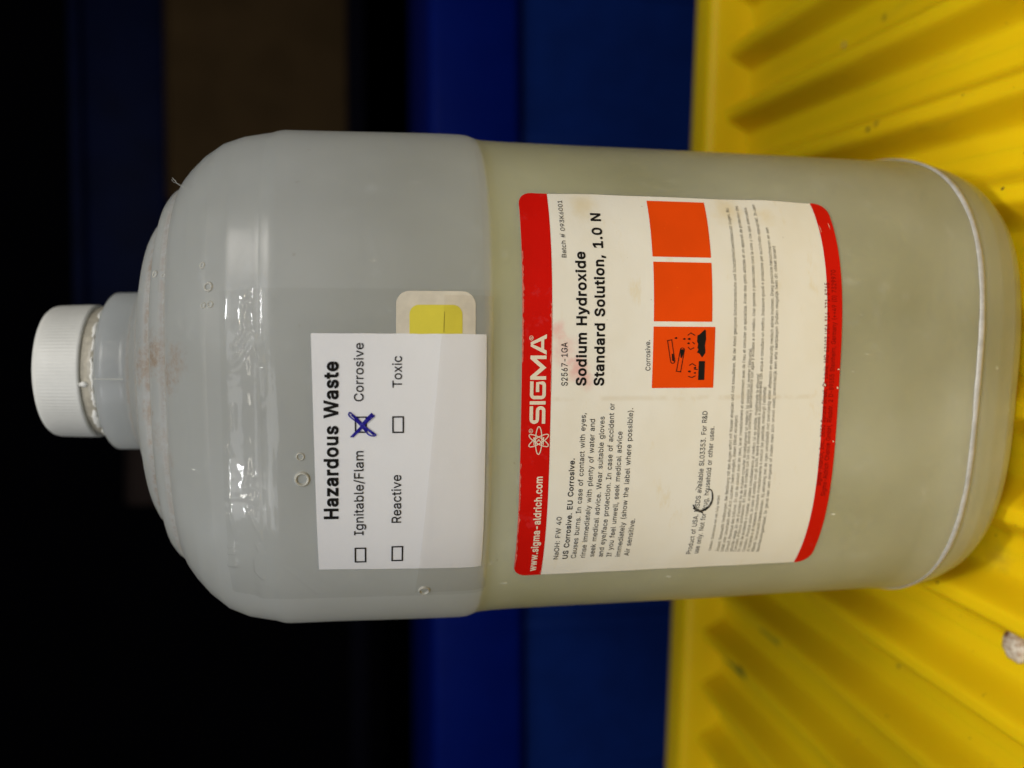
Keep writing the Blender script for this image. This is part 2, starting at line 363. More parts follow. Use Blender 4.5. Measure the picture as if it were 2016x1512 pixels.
# small blisters in the wall
def blister(s, z, r):
    c = surf(s, z, .00003); ph = s2phi(s)
    t1 = (surf(s + .0005, z) - surf(s - .0005, z)).normalized(); t2 = (surf(s, z + .0005) - surf(s, z - .0005)).normalized(); nn = t1.cross(t2)
    V, F = [], []; prf = [(.58, -.05), (.66, .12), (.80, .34), (.92, .20), (1.05, -.06)]; n = 24
    for rr, h in prf:
        for i in range(n):
            a = 2 * pi * i / n; V.append(c + (t1 * cos(a) + t2 * sin(a)) * r * rr + nn * h * r)
    for j in range(len(prf) - 1):
        for i in range(n): F.append((j * n + i, j * n + (i + 1) % n, (j + 1) * n + (i + 1) % n, (j + 1) * n + i))
    return link('blister', V, F, 'blister', bottle)
for s, z, r in ((.0368, .2474, .0009), (.0305, .24575, .0013), (.02575, .2471, .0008), (.02575, .24525, .0009), (.0448, .2631, .0010), (.0432, .2606, .0005), (-.0205, .2231, .0020), (-.0145, .2235, .0011), (-.0563, .1909, .0017)):
    blister(s, z, r)

# lint caught on the shoulder
for k_, (s_, z_) in enumerate(((.0735, .2560), (.0715, .2605))):
    b_ = surf(s_, z_, 0); d_ = Vector((b_.x, b_.y, 0)).normalized()
    for q in range(3 if k_ == 0 else 1):
        e_ = [b_ + d_ * (.0006 * t) + Vector((noise.noise(Vector((q * 3.3, t * .6, k_))), noise.noise(Vector((t * .6, q * 2.1, 5))), noise.noise(Vector((t * .7, 2, q * 1.7))))) * .0016 * t / 3 + Vector((0, 0, .0007 * t)) for t in range(5 if k_ == 0 else 3)]
        tube(e_, .00004, 'shard', 'lint_fibre', bottle, 4)
# cap, tamper band, torn film
def lathe(prf, n=96, fn=None):
    V, F = [], []
    for j, (r, z) in enumerate(prf):
        for i in range(n):
            a = 2 * pi * i / n; q = fn(a, r, z) if fn else r; V.append((q * cos(a), q * sin(a), z))
    for j in range(len(prf) - 1):
        for i in range(n): F.append((j * n + i, j * n + (i + 1) % n, (j + 1) * n + (i + 1) % n, (j + 1) * n + i))
    return V, F
def rib_fn(a, r, z):
    return r + (.00004 * cos(a * 120) if .2952 < z < .3068 and r > .0205 else 0)
V, F = lathe([(.0205, .2946), (.0217, .2944), (.0223, .2948), (.02225, .2954), (.0222, .2980), (.0220, .3030), (.0218, .3064), (.0215, .3074), (.0208, .3082), (.0198, .3086), (.0192, .3086), (.010, .3085), (.0001, .3085)], 480, rib_fn)
cap = link('screw_cap', V, F, 'cap', bottle)
V, F = lathe([(.0206, .2952), (.0213, .2946), (.0214, .2934), (.0220, .2925), (.0222, .2912), (.0221, .2902), (.0212, .2898)], 120, lambda a, r, z: r + .00012 * noise.noise(Vector((cos(a) * 8, sin(a) * 8, z * 300))))
link('tamper_band', V, F, 'band', bottle)
# shards: torn white film along the lower edge of the band
for i, (a0, a1, z0, h, t) in enumerate(((-2.75, -2.45, .2908, .0013, .0013), (-2.45, -2.05, .2912, .0026, .0014), (-2.02, -1.75, .2907, .0012, .0010), (-1.75, -1.25, .2906, .0010, .0009), (-1.2, -.98, .2906, .0008, .0008), (-.98, -.68, .2908, .0014, .0013), (-.62, -.35, .2908, .0010, .0010), (-1.70, -1.62, .2932, .0030, .0008))):
    V, F = [], []; nn = 14
    for j in range(nn + 1):
        a = a0 + (a1 - a0) * j / nn; e = sin(pi * j / nn) ** .5
        hh = (h * e * (.65 + .6 * abs(noise.noise(Vector((j * .7, i * 3.1, 0)))))) + .0001
        zz = z0 + .0006 * noise.noise(Vector((j * .45, i, 4)))
        for dr, dz in ((0, -hh * .5), (t * .5, -hh * .45), (t * .65, 0), (t * .4, hh * .5), (0, hh * .5)):
            r = .02215 + dr * e; V.append((r * cos(a), r * sin(a), zz + dz))
    for j in range(nn):
        for q in range(4): F.append((j * 5 + q, (j + 1) * 5 + q, (j + 1) * 5 + q + 1, j * 5 + q + 1))
    link('torn_film', V, F, 'shard', bottle)

# ------------------------------------------------------------------ flat things wrapped on the wall
def warp(s, z):                                # the label was stuck on slightly bowed
    w = min(max((.165 - z) / .09, 0), 1) ** 2
    return z + .0016 * w * abs(s / .055) ** 4
def sheet(name, s0, s1, z0, z1, off, m, parent, rr=(0, 0, 0, 0), ns=60, nz=20, wp=True, zl=None, sedge=None, jag=0):
    """rr: corner radii bottom-left, bottom-right, top-right, top-left"""
    V, F = [], []
    zs = [z0 + (z1 - z0) * j / nz for j in range(nz + 1)]
    for r in rr:
        if r:
            for q in range(1, 7): zs += [z0 + r * (1 - cos(q * pi / 12)), z1 - r * (1 - cos(q * pi / 12))]
    zs = sorted(set(round(z, 6) for z in zs if z0 <= z <= z1 + 1e-9))
    for z in zs:
        l, r = s0, s1
        def ins(rad_, d): return rad_ - math.sqrt(max(rad_ ** 2 - (rad_ - d) ** 2, 0)) if rad_ and d < rad_ else 0
        l += max(ins(rr[0], z - z0), ins(rr[3], z1 - z)); r -= max(ins(rr[1], z - z0), ins(rr[2], z1 - z))
        if sedge: dl, dr = sedge(z); l += dl; r += dr
        for i in range(ns + 1):
            s = l + (r - l) * i / ns
            zz = z + (zl(s, z) if zl else 0)
            if jag: zz += jag * noise.noise(Vector((s * 900, z * 10, 1)))
            V.append(surf(s, warp(s, zz) if wp else zz, off(s, zz) if callable(off) else off))
    n = ns + 1
    for j in range(len(zs) - 1):
        for i in range(ns): F.append((j * n + i, j * n + i + 1, (j + 1) * n + i + 1, (j + 1) * n + i))
    return link(name, V, F, m, parent)

# letter shapes: character code: (advance, outlines x,y,x,y...) in thousandths of the letter size
GLYPHS = {
    65: (479, [[16,0, 201,509, 276,509, 463,0, 395,0, 287,302, 264,372, 232,478, 245,478, 191,302, 85,0], [110,142, 110,199, 370,199, 370,142]]),
    66: (456, [[60,0, 60,509, 241,509, 274,507, 304,501, 329,491, 350,477, 367,461, 381,442, 390,421, 396,398, 398,374, 397,353, 393,336, 387,320, 356,286, 315,267, 315,262, 331,260, 347,254, 363,245, 378,234, 391,220, 402,203, 411,184, 416,161, 418,136, 416,111, 410,88, 400,67, 386,48, 368,31, 344,18, 317,8, 284,2, 247,0], [125,57, 245,57, 281,60, 309,67, 330,80, 344,96, 353,115, 355,137, 354,153, 350,169, 333,197, 320,209, 306,218, 289,225, 269,229, 248,231, 125,231], [125,285, 238,285, 288,296, 302,304, 314,314, 323,326, 330,340, 335,355, 336,372, 333,393, 326,412, 313,429, 294,442, 270,449, 240,452, 125,452]]),
    67: (510, [[267,-7, 225,-3, 186,7, 150,25, 119,49, 92,79, 70,115, 53,157, 44,203, 40,254, 44,305, 53,352, 70,393, 92,429, 119,459, 150,484, 186,501, 225,512, 267,516, 340,504, 362,496, 383,485, 402,471, 419,456, 435,438, 448,418, 459,397, 467,373, 473,348, 408,348, 389,395, 357,428, 315,449, 267,456, 237,453, 209,445, 184,432, 161,414, 141,391, 125,364, 113,332, 106,295, 103,254, 106,213, 113,177, 125,145, 141,117, 161,94, 184,76, 210,63, 237,56, 267,53, 315,60, 357,81, 389,114, 408,160, 473,160, 467,135, 459,112, 448,91, 435,71, 420,53, 383,24, 363,13, 317,-2, 293,-6]]),
    68: (502, [[219,0, 96,0, 96,57, 215,57, 254,60, 288,68, 318,81, 343,99, 363,122, 379,149, 390,181, 397,216, 399,255, 397,294, 390,329, 379,361, 364,388, 344,410, 320,428, 291,441, 258,449, 221,452, 93,452, 93,509, 225,509, 273,505, 315,495, 353,478, 385,455, 412,426, 433,391, 449,351, 458,306, 462,255, 458,205, 449,159, 433,119, 411,83, 384,54, 351,31, 312,14, 268,3], [125,509, 125,0, 60,0, 60,509]]),
    69: (418, [[60,0, 60,509, 372,509, 372,452, 125,452, 125,286, 355,286, 355,229, 125,229, 125,57, 375,57, 375,0]]),
    70: (410, [[60,0, 60,509, 369,509, 369,452, 125,452, 125,278, 346,278, 346,221, 125,221, 125,0]]),
    71: (520, [[269,-7, 225,-3, 185,7, 149,25, 118,49, 91,79, 69,116, 53,157, 43,203, 40,254, 43,305, 53,352, 69,393, 91,429, 117,459, 149,484, 184,501, 223,512, 265,516, 291,514, 316,510, 340,504, 384,483, 403,469, 421,453, 436,436, 449,416, 460,395, 468,373, 474,349, 408,349, 387,393, 356,427, 315,448, 265,456, 236,453, 209,445, 183,432, 160,414, 141,392, 125,364, 113,332, 106,295, 103,254, 106,213, 113,177, 125,145, 141,117, 161,95, 184,76, 210,63, 238,56, 269,53, 296,55, 322,61, 345,71, 365,85, 382,102, 396,123, 407,147, 413,173, 415,202, 434,199, 283,199, 283,256, 478,256, 478,200, 475,160, 466,124, 451,91, 431,62, 406,38, 377,19, 344,5, 308,-4]]),
    72: (517, [[60,0, 60,509, 125,509, 125,289, 392,289, 392,509, 457,509, 457,0, 392,0, 392,232, 125,232, 125,0]]),
    73: (300, [[31,0, 31,57, 118,57, 118,452, 31,452, 31,509, 269,509, 269,452, 183,452, 183,57, 269,57, 269,0]]),
    74: (396, [[185,-7, 143,-2, 106,11, 75,33, 52,63, 38,100, 33,145, 33,173, 98,173, 100,117, 108,93, 122,74, 139,61, 160,53, 185,50, 209,53, 230,61, 248,74, 261,93, 269,117, 272,145, 272,509, 336,509, 336,145, 332,100, 318,63, 294,33, 263,11, 227,-2]]),
    76: (393, [[60,0, 60,509, 125,509, 125,57, 361,57, 361,0]]),
    77: (628, [[60,0, 60,509, 152,509, 322,49, 307,49, 352,187, 476,509, 568,509, 568,0, 504,0, 507,457, 513,457, 342,0, 286,0, 112,457, 119,457, 122,0]]),
    78: (523, [[60,0, 60,509, 136,509, 388,107, 414,55, 405,54, 399,509, 463,509, 463,0, 387,0, 108,452, 119,454, 125,0]]),
    79: (533, [[267,-7, 225,-3, 186,7, 150,25, 119,49, 92,79, 70,115, 53,157, 44,203, 40,254, 44,305, 53,352, 70,393, 92,429, 119,459, 150,484, 186,501, 225,512, 267,516, 309,512, 348,501, 384,484, 415,459, 442,429, 464,393, 480,352, 490,305, 493,254, 490,203, 480,157, 464,115, 442,79, 415,49, 384,25, 348,7, 309,-3], [267,53, 296,55, 324,63, 349,76, 372,94, 392,116, 408,144, 420,176, 428,213, 430,254, 428,295, 420,332, 408,365, 392,392, 372,415, 349,433, 324,446, 296,453, 267,456, 237,453, 210,445, 184,433, 161,415, 142,392, 125,364, 113,332, 106,295, 103,254, 106,213, 113,176, 125,144, 142,117, 161,94, 184,76, 210,63, 237,55]]),
    80: (444, [[60,0, 60,509, 235,509, 272,506, 305,499, 332,487, 356,471, 375,452, 390,430, 400,404, 407,377, 409,348, 407,318, 400,291, 390,265, 375,243, 356,223, 332,207, 305,195, 272,188, 235,186, 109,186, 109,242, 233,242, 257,244, 279,248, 297,256, 312,266, 324,279, 333,294, 339,310, 343,328, 343,367, 339,385, 333,402, 324,416, 312,428, 297,439, 279,446, 257,451, 125,452, 125,0]]),
    82: (449, [[60,0, 60,509, 236,509, 273,506, 305,500, 333,489, 356,473, 376,455, 390,433, 401,408, 407,381, 409,352, 407,323, 401,296, 390,271, 376,250, 356,232, 333,217, 305,206, 273,200, 236,198, 96,198, 96,255, 258,256, 280,260, 298,267, 313,276, 325,287, 334,300, 340,316, 344,333, 344,371, 340,389, 334,405, 325,419, 313,430, 298,440, 258,451, 125,452, 125,0], [353,0, 230,229, 303,229, 428,0]]),
    83: (446, [[224,-9, 188,-7, 156,-1, 128,9, 102,23, 81,40, 64,60, 51,83, 42,109, 38,137, 104,137, 108,118, 114,102, 123,88, 136,76, 150,66, 166,59, 224,49, 246,50, 267,54, 286,60, 303,69, 317,79, 329,92, 338,106, 344,122, 346,139, 344,154, 340,168, 332,179, 296,205, 245,222, 184,239, 145,253, 112,269, 86,289, 67,313, 56,341, 52,372, 54,400, 62,425, 75,448, 92,468, 113,484, 138,498, 165,508, 195,514, 227,516, 259,514, 289,508, 316,498, 340,484, 360,468, 377,449, 390,427, 398,403, 401,378, 337,378, 332,402, 320,421, 302,437, 280,449, 254,456, 225,459, 185,454, 167,448, 152,440, 139,430, 129,418, 121,405, 117,391, 115,376, 117,359, 122,345, 131,334, 169,308, 212,293, 264,279, 312,264, 359,238, 395,198, 402,180, 407,161, 408,139, 406,112, 399,87, 386,64, 370,43, 349,25, 323,11, 294,0, 261,-7]]),
    84: (448, [[32,452, 32,509, 417,509, 417,452, 257,452, 257,0, 193,0, 193,452]]),
    85: (517, [[259,-8, 220,-6, 186,2, 154,15, 126,33, 103,55, 85,80, 71,108, 63,140, 60,173, 60,509, 124,509, 124,178, 126,155, 132,133, 141,113, 153,95, 169,80, 187,68, 208,59, 232,53, 285,53, 309,59, 331,68, 349,80, 364,95, 377,113, 385,133, 391,155, 393,178, 393,509, 457,509, 457,173, 454,140, 446,108, 433,80, 414,55, 391,33, 363,15, 332,2, 297,-6]]),
    86: (479, [[204,0, 16,509, 84,509, 192,206, 248,31, 235,31, 267,138, 395,509, 463,509, 278,0]]),
    87: (686, [[155,0, 16,509, 82,509, 187,94, 197,40, 189,40, 306,509, 380,509, 462,196, 497,40, 488,40, 603,509, 670,509, 530,0, 455,0, 368,323, 351,391, 336,475, 350,475, 335,395, 318,323, 230,0]]),
    89: (472, [[203,0, 203,208, 16,509, 91,509, 192,344, 222,292, 250,230, 224,230, 251,293, 280,344, 381,509, 455,509, 268,208, 268,0]]),
    90: (438, [[42,0, 42,46, 273,385, 306,431, 341,476, 348,454, 40,452, 40,509, 397,509, 397,462, 169,129, 97,33, 90,54, 152,57, 399,57, 399,0]]),
    97: (389, [[160,-9, 137,-7, 115,-3, 94,5, 76,15, 60,29, 48,45, 38,63, 32,84, 30,108, 32,128, 36,146, 43,161, 53,174, 64,184, 78,193, 125,211, 178,220, 234,227, 265,235, 271,240, 267,297, 240,322, 196,331, 149,322, 118,301, 100,274, 41,291, 51,313, 64,331, 79,346, 95,358, 114,368, 133,375, 194,384, 239,379, 286,360, 300,350, 312,336, 322,320, 330,301, 335,278, 337,251, 337,0, 277,0, 277,52, 272,52, 252,25, 215,1], [170,45, 192,47, 211,51, 228,59, 242,68, 254,80, 263,93, 270,108, 274,122, 276,138, 276,190, 259,182, 175,168, 134,159, 103,139, 97,130, 93,118, 92,105, 102,72, 130,52]]),
    98: (424, [[229,-8, 208,-7, 189,-3, 172,4, 138,31, 118,59, 112,59, 112,0, 53,0, 53,509, 114,509, 114,319, 118,319, 137,346, 171,373, 188,379, 207,383, 229,384, 259,382, 287,374, 313,361, 335,342, 354,320, 370,293, 381,261, 388,227, 390,189, 388,151, 381,116, 370,84, 355,57, 336,34, 313,16, 288,3, 260,-6], [220,47, 242,49, 262,55, 279,66, 294,80, 306,97, 316,117, 323,139, 327,163, 327,215, 323,239, 316,261, 307,281, 295,298, 280,311, 262,322, 243,328, 220,330, 198,328, 178,322, 161,312, 147,299, 134,282, 125,263, 118,241, 114,216, 114,162, 118,138, 125,115, 135,95, 147,78, 162,65, 179,55, 198,49]]),
    99: (396, [[207,-8, 174,-5, 144,3, 117,16, 93,35, 72,58, 56,85, 44,116, 37,150, 34,187, 37,225, 44,260, 56,291, 72,318, 93,341, 117,360, 144,374, 174,382, 207,384, 260,377, 305,356, 340,322, 362,277, 303,262, 290,289, 270,311, 242,325, 207,330, 184,328, 163,321, 145,310, 130,296, 118,278, 108,258, 102,236, 98,212, 96,187, 102,139, 108,117, 118,97, 130,80, 145,66, 163,55, 184,49, 207,46, 243,52, 271,66, 292,89, 304,117, 363,102, 341,56, 306,21, 261,-1]]),
    100: (424, [[195,-8, 165,-6, 137,3, 111,16, 89,34, 70,57, 55,84, 43,116, 36,151, 34,189, 36,227, 43,261, 55,293, 70,320, 89,342, 112,361, 137,374, 165,382, 196,384, 218,383, 237,379, 253,373, 287,346, 306,319, 311,319, 311,509, 372,509, 372,0, 313,0, 313,59, 307,59, 287,31, 252,4, 236,-3, 217,-7], [205,47, 226,49, 246,55, 263,65, 278,78, 290,95, 299,115, 306,138, 310,162, 312,189, 310,216, 306,241, 300,263, 290,282, 278,299, 263,312, 246,322, 227,328, 205,330, 182,328, 162,322, 145,311, 130,298, 118,281, 108,261, 102,239, 98,215, 96,189, 98,163, 102,139, 109,117, 118,97, 130,80, 145,66, 162,55, 182,49]]),
    101: (404, [[212,-8, 177,-5, 145,3, 117,16, 92,35, 72,58, 56,85, 44,116, 37,150, 34,187, 36,224, 44,258, 55,290, 71,317, 91,340, 115,359, 142,373, 172,382, 205,384, 266,374, 285,366, 303,355, 319,341, 334,324, 347,305, 357,282, 365,256, 370,227, 371,169, 75,169, 75,221, 338,221, 310,202, 308,226, 304,248, 298,269, 277,301, 263,314, 246,323, 227,328, 205,330, 183,328, 164,323, 146,313, 131,301, 119,286, 109,270, 102,251, 97,231, 96,178, 98,151, 102,127, 110,106, 121,88, 135,73, 151,61, 169,53, 190,48, 212,46, 254,53, 285,73, 306,105, 365,91, 358,72, 348,55, 335,39, 320,26, 302,14, 283,4, 261,-3, 237,-7]]),
    102: (253, [[228,379, 228,327, 6,327, 6,379], [81,0, 82,452, 87,470, 96,486, 107,499, 120,510, 135,519, 187,530, 222,527, 243,521, 227,468, 215,472, 195,474, 178,472, 164,468, 154,460, 147,449, 143,435, 142,0]]),
    103: (425, [[207,-151, 156,-146, 134,-140, 82,-110, 51,-69, 101,-41, 122,-66, 154,-88, 207,-97, 236,-95, 261,-87, 282,-75, 298,-58, 308,-34, 311,-6, 311,68, 306,68, 287,41, 252,16, 236,10, 217,6, 195,5, 165,7, 138,14, 113,27, 90,43, 71,65, 55,90, 43,120, 36,154, 34,191, 36,229, 43,263, 55,293, 71,320, 90,342, 112,361, 138,374, 166,382, 196,384, 218,383, 237,379, 253,373, 288,346, 308,319, 313,319, 313,379, 372,379, 372,-9, 370,-40, 363,-67, 350,-90, 334,-109, 314,-124, 291,-136, 265,-144, 237,-149], [205,59, 227,61, 246,66, 264,75, 278,87, 290,103, 300,121, 307,142, 311,166, 311,219, 307,242, 300,264, 291,283, 279,299, 264,312, 247,322, 227,328, 205,330, 182,328, 163,322, 145,312, 130,298, 118,282, 109,262, 102,241, 98,218, 96,193, 98,167, 102,144, 109,123, 118,104, 131,88, 145,76, 163,66, 183,61]]),
    104: (410, [[114,0, 53,0, 53,509, 114,509, 114,287, 102,287, 116,319, 132,344, 152,362, 175,374, 200,382, 227,384, 252,383, 275,377, 295,369, 313,356, 328,340, 341,321, 350,298, 355,271, 357,240, 357,0, 296,0, 296,235, 293,263, 286,286, 273,304, 256,318, 235,326, 210,329, 192,328, 176,324, 161,317, 147,308, 136,297, 126,283, 119,266, 115,248]]),
    105: (166, [[53,0, 53,379, 114,379, 114,0], [73,444, 63,448, 54,455, 47,463, 43,472, 41,483, 43,494, 47,504, 54,512, 63,518, 73,522, 84,524, 95,522, 105,518, 114,512, 121,504, 125,494, 125,472, 121,463, 114,455, 105,448, 95,444]]),
    106: (166, [[53,379, 114,379, 114,-30, 112,-52, 108,-72, 102,-90, 92,-106, 80,-119, 65,-129, 47,-137, 27,-141, -10,-143, -10,-87, 18,-85, 31,-80, 40,-72, 47,-61, 51,-46, 53,-29], [72,444, 62,448, 53,455, 42,472, 42,494, 53,512, 62,518, 72,522, 83,524, 95,522, 105,518, 114,512, 125,494, 125,472, 114,455, 105,448, 95,444]]),
    107: (380, [[110,137, 110,212, 121,212, 284,379, 360,379, 184,199, 177,199], [53,0, 53,509, 114,509, 114,0], [294,0, 148,186, 191,229, 372,0]]),
    108: (189, [[139,-2, 112,0, 91,8, 74,20, 62,37, 55,59, 53,84, 53,509, 114,509, 114,99, 120,62, 126,57, 135,53, 170,54, 181,3, 162,-1]]),
    109: (610, [[53,0, 53,379, 112,379, 112,295, 108,295, 114,314, 122,331, 132,346, 172,376, 219,386, 245,383, 268,375, 287,361, 303,342, 314,320, 321,295, 312,295, 326,329, 337,343, 381,375, 437,386, 458,385, 478,380, 497,372, 514,361, 529,346, 541,328, 550,307, 555,283, 557,255, 557,0, 496,0, 496,254, 493,279, 485,298, 473,313, 456,323, 438,329, 402,329, 387,326, 374,320, 345,290, 335,247, 335,0, 274,0, 274,260, 272,280, 265,297, 253,311, 238,322, 220,328, 199,330, 158,320, 145,312, 135,302, 126,289, 119,274, 115,257, 114,0]]),
    110: (410, [[114,0, 53,0, 53,379, 112,379, 112,287, 102,287, 116,319, 132,344, 152,362, 175,374, 200,382, 227,384, 252,383, 275,377, 295,369, 313,356, 328,340, 341,321, 350,298, 355,271, 357,240, 357,0, 296,0, 296,235, 293,263, 286,286, 273,304, 256,318, 235,326, 210,329, 192,328, 176,324, 161,317, 147,308, 136,297, 126,283, 119,266, 115,248]]),
    111: (415, [[207,-8, 174,-5, 144,3, 117,16, 93,35, 72,58, 56,85, 44,116, 37,150, 34,187, 37,225, 44,260, 56,291, 72,318, 93,341, 117,360, 144,374, 174,382, 207,384, 241,382, 271,374, 299,360, 323,341, 343,318, 359,291, 371,260, 379,225, 381,187, 379,150, 371,116, 359,85, 343,58, 323,35, 299,16, 271,3, 241,-5], [207,46, 231,49, 252,55, 270,66, 285,80, 298,97, 307,117, 314,139, 318,163, 318,212, 314,236, 307,258, 298,278, 285,296, 270,310, 252,321, 231,328, 207,330, 184,328, 163,321, 145,310, 130,296, 118,278, 108,258, 102,236, 98,212, 96,187, 102,139, 108,117, 118,97, 130,80, 145,66, 163,55, 184,49]]),
    112: (424, [[53,-143, 53,379, 112,379, 112,319, 118,319, 137,346, 171,373, 188,379, 207,383, 229,384, 259,382, 287,374, 313,361, 335,342, 354,320, 370,293, 381,261, 388,227, 390,189, 388,151, 381,116, 370,84, 355,57, 336,34, 313,16, 288,3, 260,-6, 229,-8, 208,-7, 189,-3, 173,4, 138,31, 118,59, 114,59, 114,-143], [220,47, 242,49, 262,55, 279,66, 294,80, 306,97, 316,117, 323,139, 327,163, 327,215, 323,239, 316,261, 307,281, 295,298, 280,311, 262,322, 243,328, 220,330, 198,328, 178,322, 161,312, 147,299, 134,282, 125,263, 118,241, 114,216, 114,162, 118,138, 125,115, 135,95, 147,78, 162,65, 179,55, 198,49]]),
    113: (424, [[372,-143, 311,-143, 311,59, 306,59, 287,31, 252,4, 236,-3, 217,-7, 195,-8, 165,-6, 137,3, 111,16, 89,34, 70,57, 55,84, 43,116, 36,151, 34,189, 36,227, 43,261, 55,293, 70,320, 89,342, 112,361, 137,374, 165,382, 196,384, 218,383, 237,379, 253,373, 287,346, 307,319, 313,319, 313,379, 372,379], [205,47, 226,49, 246,55, 263,65, 278,78, 290,95, 299,115, 306,138, 310,162, 312,189, 310,216, 306,241, 300,263, 290,282, 278,299, 263,312, 246,322, 227,328, 205,330, 182,328, 162,322, 145,311, 130,298, 118,281, 108,261, 102,239, 98,215, 96,189, 98,163, 102,139, 109,117, 118,97, 130,80, 145,66, 162,55, 182,49]]),
    114: (259, [[53,0, 53,379, 112,379, 112,321, 115,321, 124,339, 137,354, 152,367, 171,377, 191,383, 213,385, 243,384, 243,322, 207,326, 174,321, 159,315, 146,306, 135,296, 126,284, 119,269, 115,254, 114,0]]),
    115: (365, [[157,-7, 133,-3, 112,3, 93,12, 76,24, 62,38, 50,54, 41,73, 36,94, 94,107, 101,87, 111,72, 124,60, 141,52, 160,47, 181,45, 206,47, 227,53, 244,62, 258,74, 265,88, 268,103, 266,115, 262,126, 254,136, 243,144, 149,170, 118,180, 92,192, 72,208, 58,227, 50,249, 47,274, 49,295, 55,314, 65,332, 79,347, 95,360, 115,370, 137,378, 161,383, 212,383, 234,379, 254,372, 271,363, 286,352, 299,339, 324,290, 268,277, 262,291, 254,304, 243,316, 228,325, 210,331, 187,333, 166,331, 147,326, 131,317, 119,305, 111,292, 109,277, 110,264, 115,253, 124,243, 172,223, 261,200, 287,187, 306,171, 320,153, 328,131, 331,107, 329,85, 323,65, 312,47, 298,31, 281,18, 260,6, 236,-2, 210,-7]]),
    116: (227, [[204,379, 204,327, 6,327, 6,379], [65,471, 126,471, 127,83, 130,70, 136,61, 144,55, 156,51, 202,54, 213,2, 192,-3, 168,-4, 138,-1, 113,7, 92,21, 77,41, 68,64, 65,93]]),
    117: (410, [[182,-5, 158,-3, 135,2, 115,11, 97,23, 82,39, 69,59, 60,82, 54,109, 53,379, 114,379, 114,144, 116,117, 124,94, 137,75, 154,61, 175,53, 200,50, 218,51, 234,55, 249,62, 263,71, 274,83, 283,97, 290,113, 295,132, 296,379, 357,379, 357,0, 298,0, 298,92, 307,92, 294,60, 277,35, 257,17, 234,5, 209,-3]]),
    118: (389, [[163,0, 17,379, 84,379, 165,155, 187,87, 206,21, 184,21, 224,155, 305,379, 371,379, 226,0]]),
    119: (567, [[138,0, 23,379, 87,379, 154,137, 175,41, 165,41, 186,135, 206,214, 252,379, 316,379, 362,214, 382,136, 402,41, 391,41, 413,135, 480,379, 545,379, 429,0, 368,0, 277,338, 291,338, 199,0]]),
    120: (378, [[21,0, 171,218, 171,171, 29,379, 100,379, 147,306, 207,206, 175,206, 233,306, 282,379, 352,379, 209,169, 209,214, 358,0, 287,0, 231,85, 173,182, 205,182, 148,85, 91,0]]),
    121: (389, [[47,-139, 61,-86, 104,-89, 130,-74, 151,-36, 163,-1, 17,379, 84,379, 165,155, 187,87, 206,21, 184,21, 202,87, 224,155, 305,379, 371,379, 204,-58, 177,-107, 139,-136, 91,-145, 65,-143]]),
    122: (380, [[42,0, 42,46, 254,320, 254,323, 48,323, 48,379, 333,379, 333,331, 126,60, 126,56, 339,56, 339,0]]),
    75: (467, [[104,145, 104,216, 174,303, 364,509, 448,509, 231,276, 228,276], [60,0, 60,509, 125,509, 125,0], [372,0, 188,259, 228,309, 449,0]]),
    48: (453, [[227,-7, 191,-3, 158,7, 130,24, 105,48, 85,77, 69,113, 57,155, 50,202, 48,254, 50,306, 57,353, 69,395, 85,431, 106,461, 130,484, 159,502, 191,512, 227,516, 262,512, 295,502, 323,484, 348,461, 368,431, 384,395, 396,353, 403,306, 405,254, 403,202, 396,155, 384,113, 368,77, 348,48, 323,24, 295,7, 263,-3], [227,50, 250,52, 271,60, 290,74, 306,92, 320,116, 330,144, 338,176, 342,213, 344,254, 342,295, 338,332, 330,365, 320,393, 306,416, 290,435, 271,449, 250,457, 227,460, 203,457, 182,449, 163,435, 147,416, 134,393, 123,365, 115,332, 111,295, 109,254, 111,213, 115,176, 123,144, 134,116, 147,92, 163,74, 182,60, 203,52]]),
    49: (453, [[76,0, 76,55, 391,55, 391,0], [276,509, 276,0, 212,0, 212,448, 209,448, 86,358, 86,427, 198,509]]),
    50: (453, [[64,0, 64,47, 282,282, 311,327, 320,371, 319,389, 315,405, 308,419, 298,431, 287,441, 273,449, 224,460, 205,458, 188,454, 172,447, 159,438, 148,427, 139,413, 132,398, 128,381, 127,362, 66,362, 68,391, 75,418, 86,442, 102,464, 121,482, 143,496, 168,507, 196,513, 225,516, 254,513, 281,507, 306,497, 328,482, 346,465, 361,445, 372,423, 379,398, 381,372, 371,318, 336,259, 267,180, 153,60, 153,57, 389,57, 389,0]]),
    51: (453, [[218,-7, 188,-5, 159,1, 133,10, 108,22, 88,38, 70,57, 57,79, 48,104, 44,132, 109,132, 112,115, 118,100, 126,87, 137,76, 150,66, 165,59, 219,50, 275,61, 291,69, 304,80, 315,93, 323,108, 328,125, 328,163, 323,180, 316,196, 306,211, 292,223, 275,234, 254,241, 229,246, 201,248, 157,248, 157,299, 288,448, 288,452, 70,452, 70,509, 372,509, 372,461, 211,278, 211,289, 247,290, 279,286, 308,276, 333,262, 354,244, 371,222, 383,198, 391,173, 393,145, 390,116, 383,90, 370,66, 354,45, 333,27, 309,12, 281,2, 251,-5]]),
    52: (453, [[40,105, 40,158, 247,509, 311,509, 109,166, 109,163, 413,163, 413,105], [282,0, 282,318, 343,318, 343,0]]),
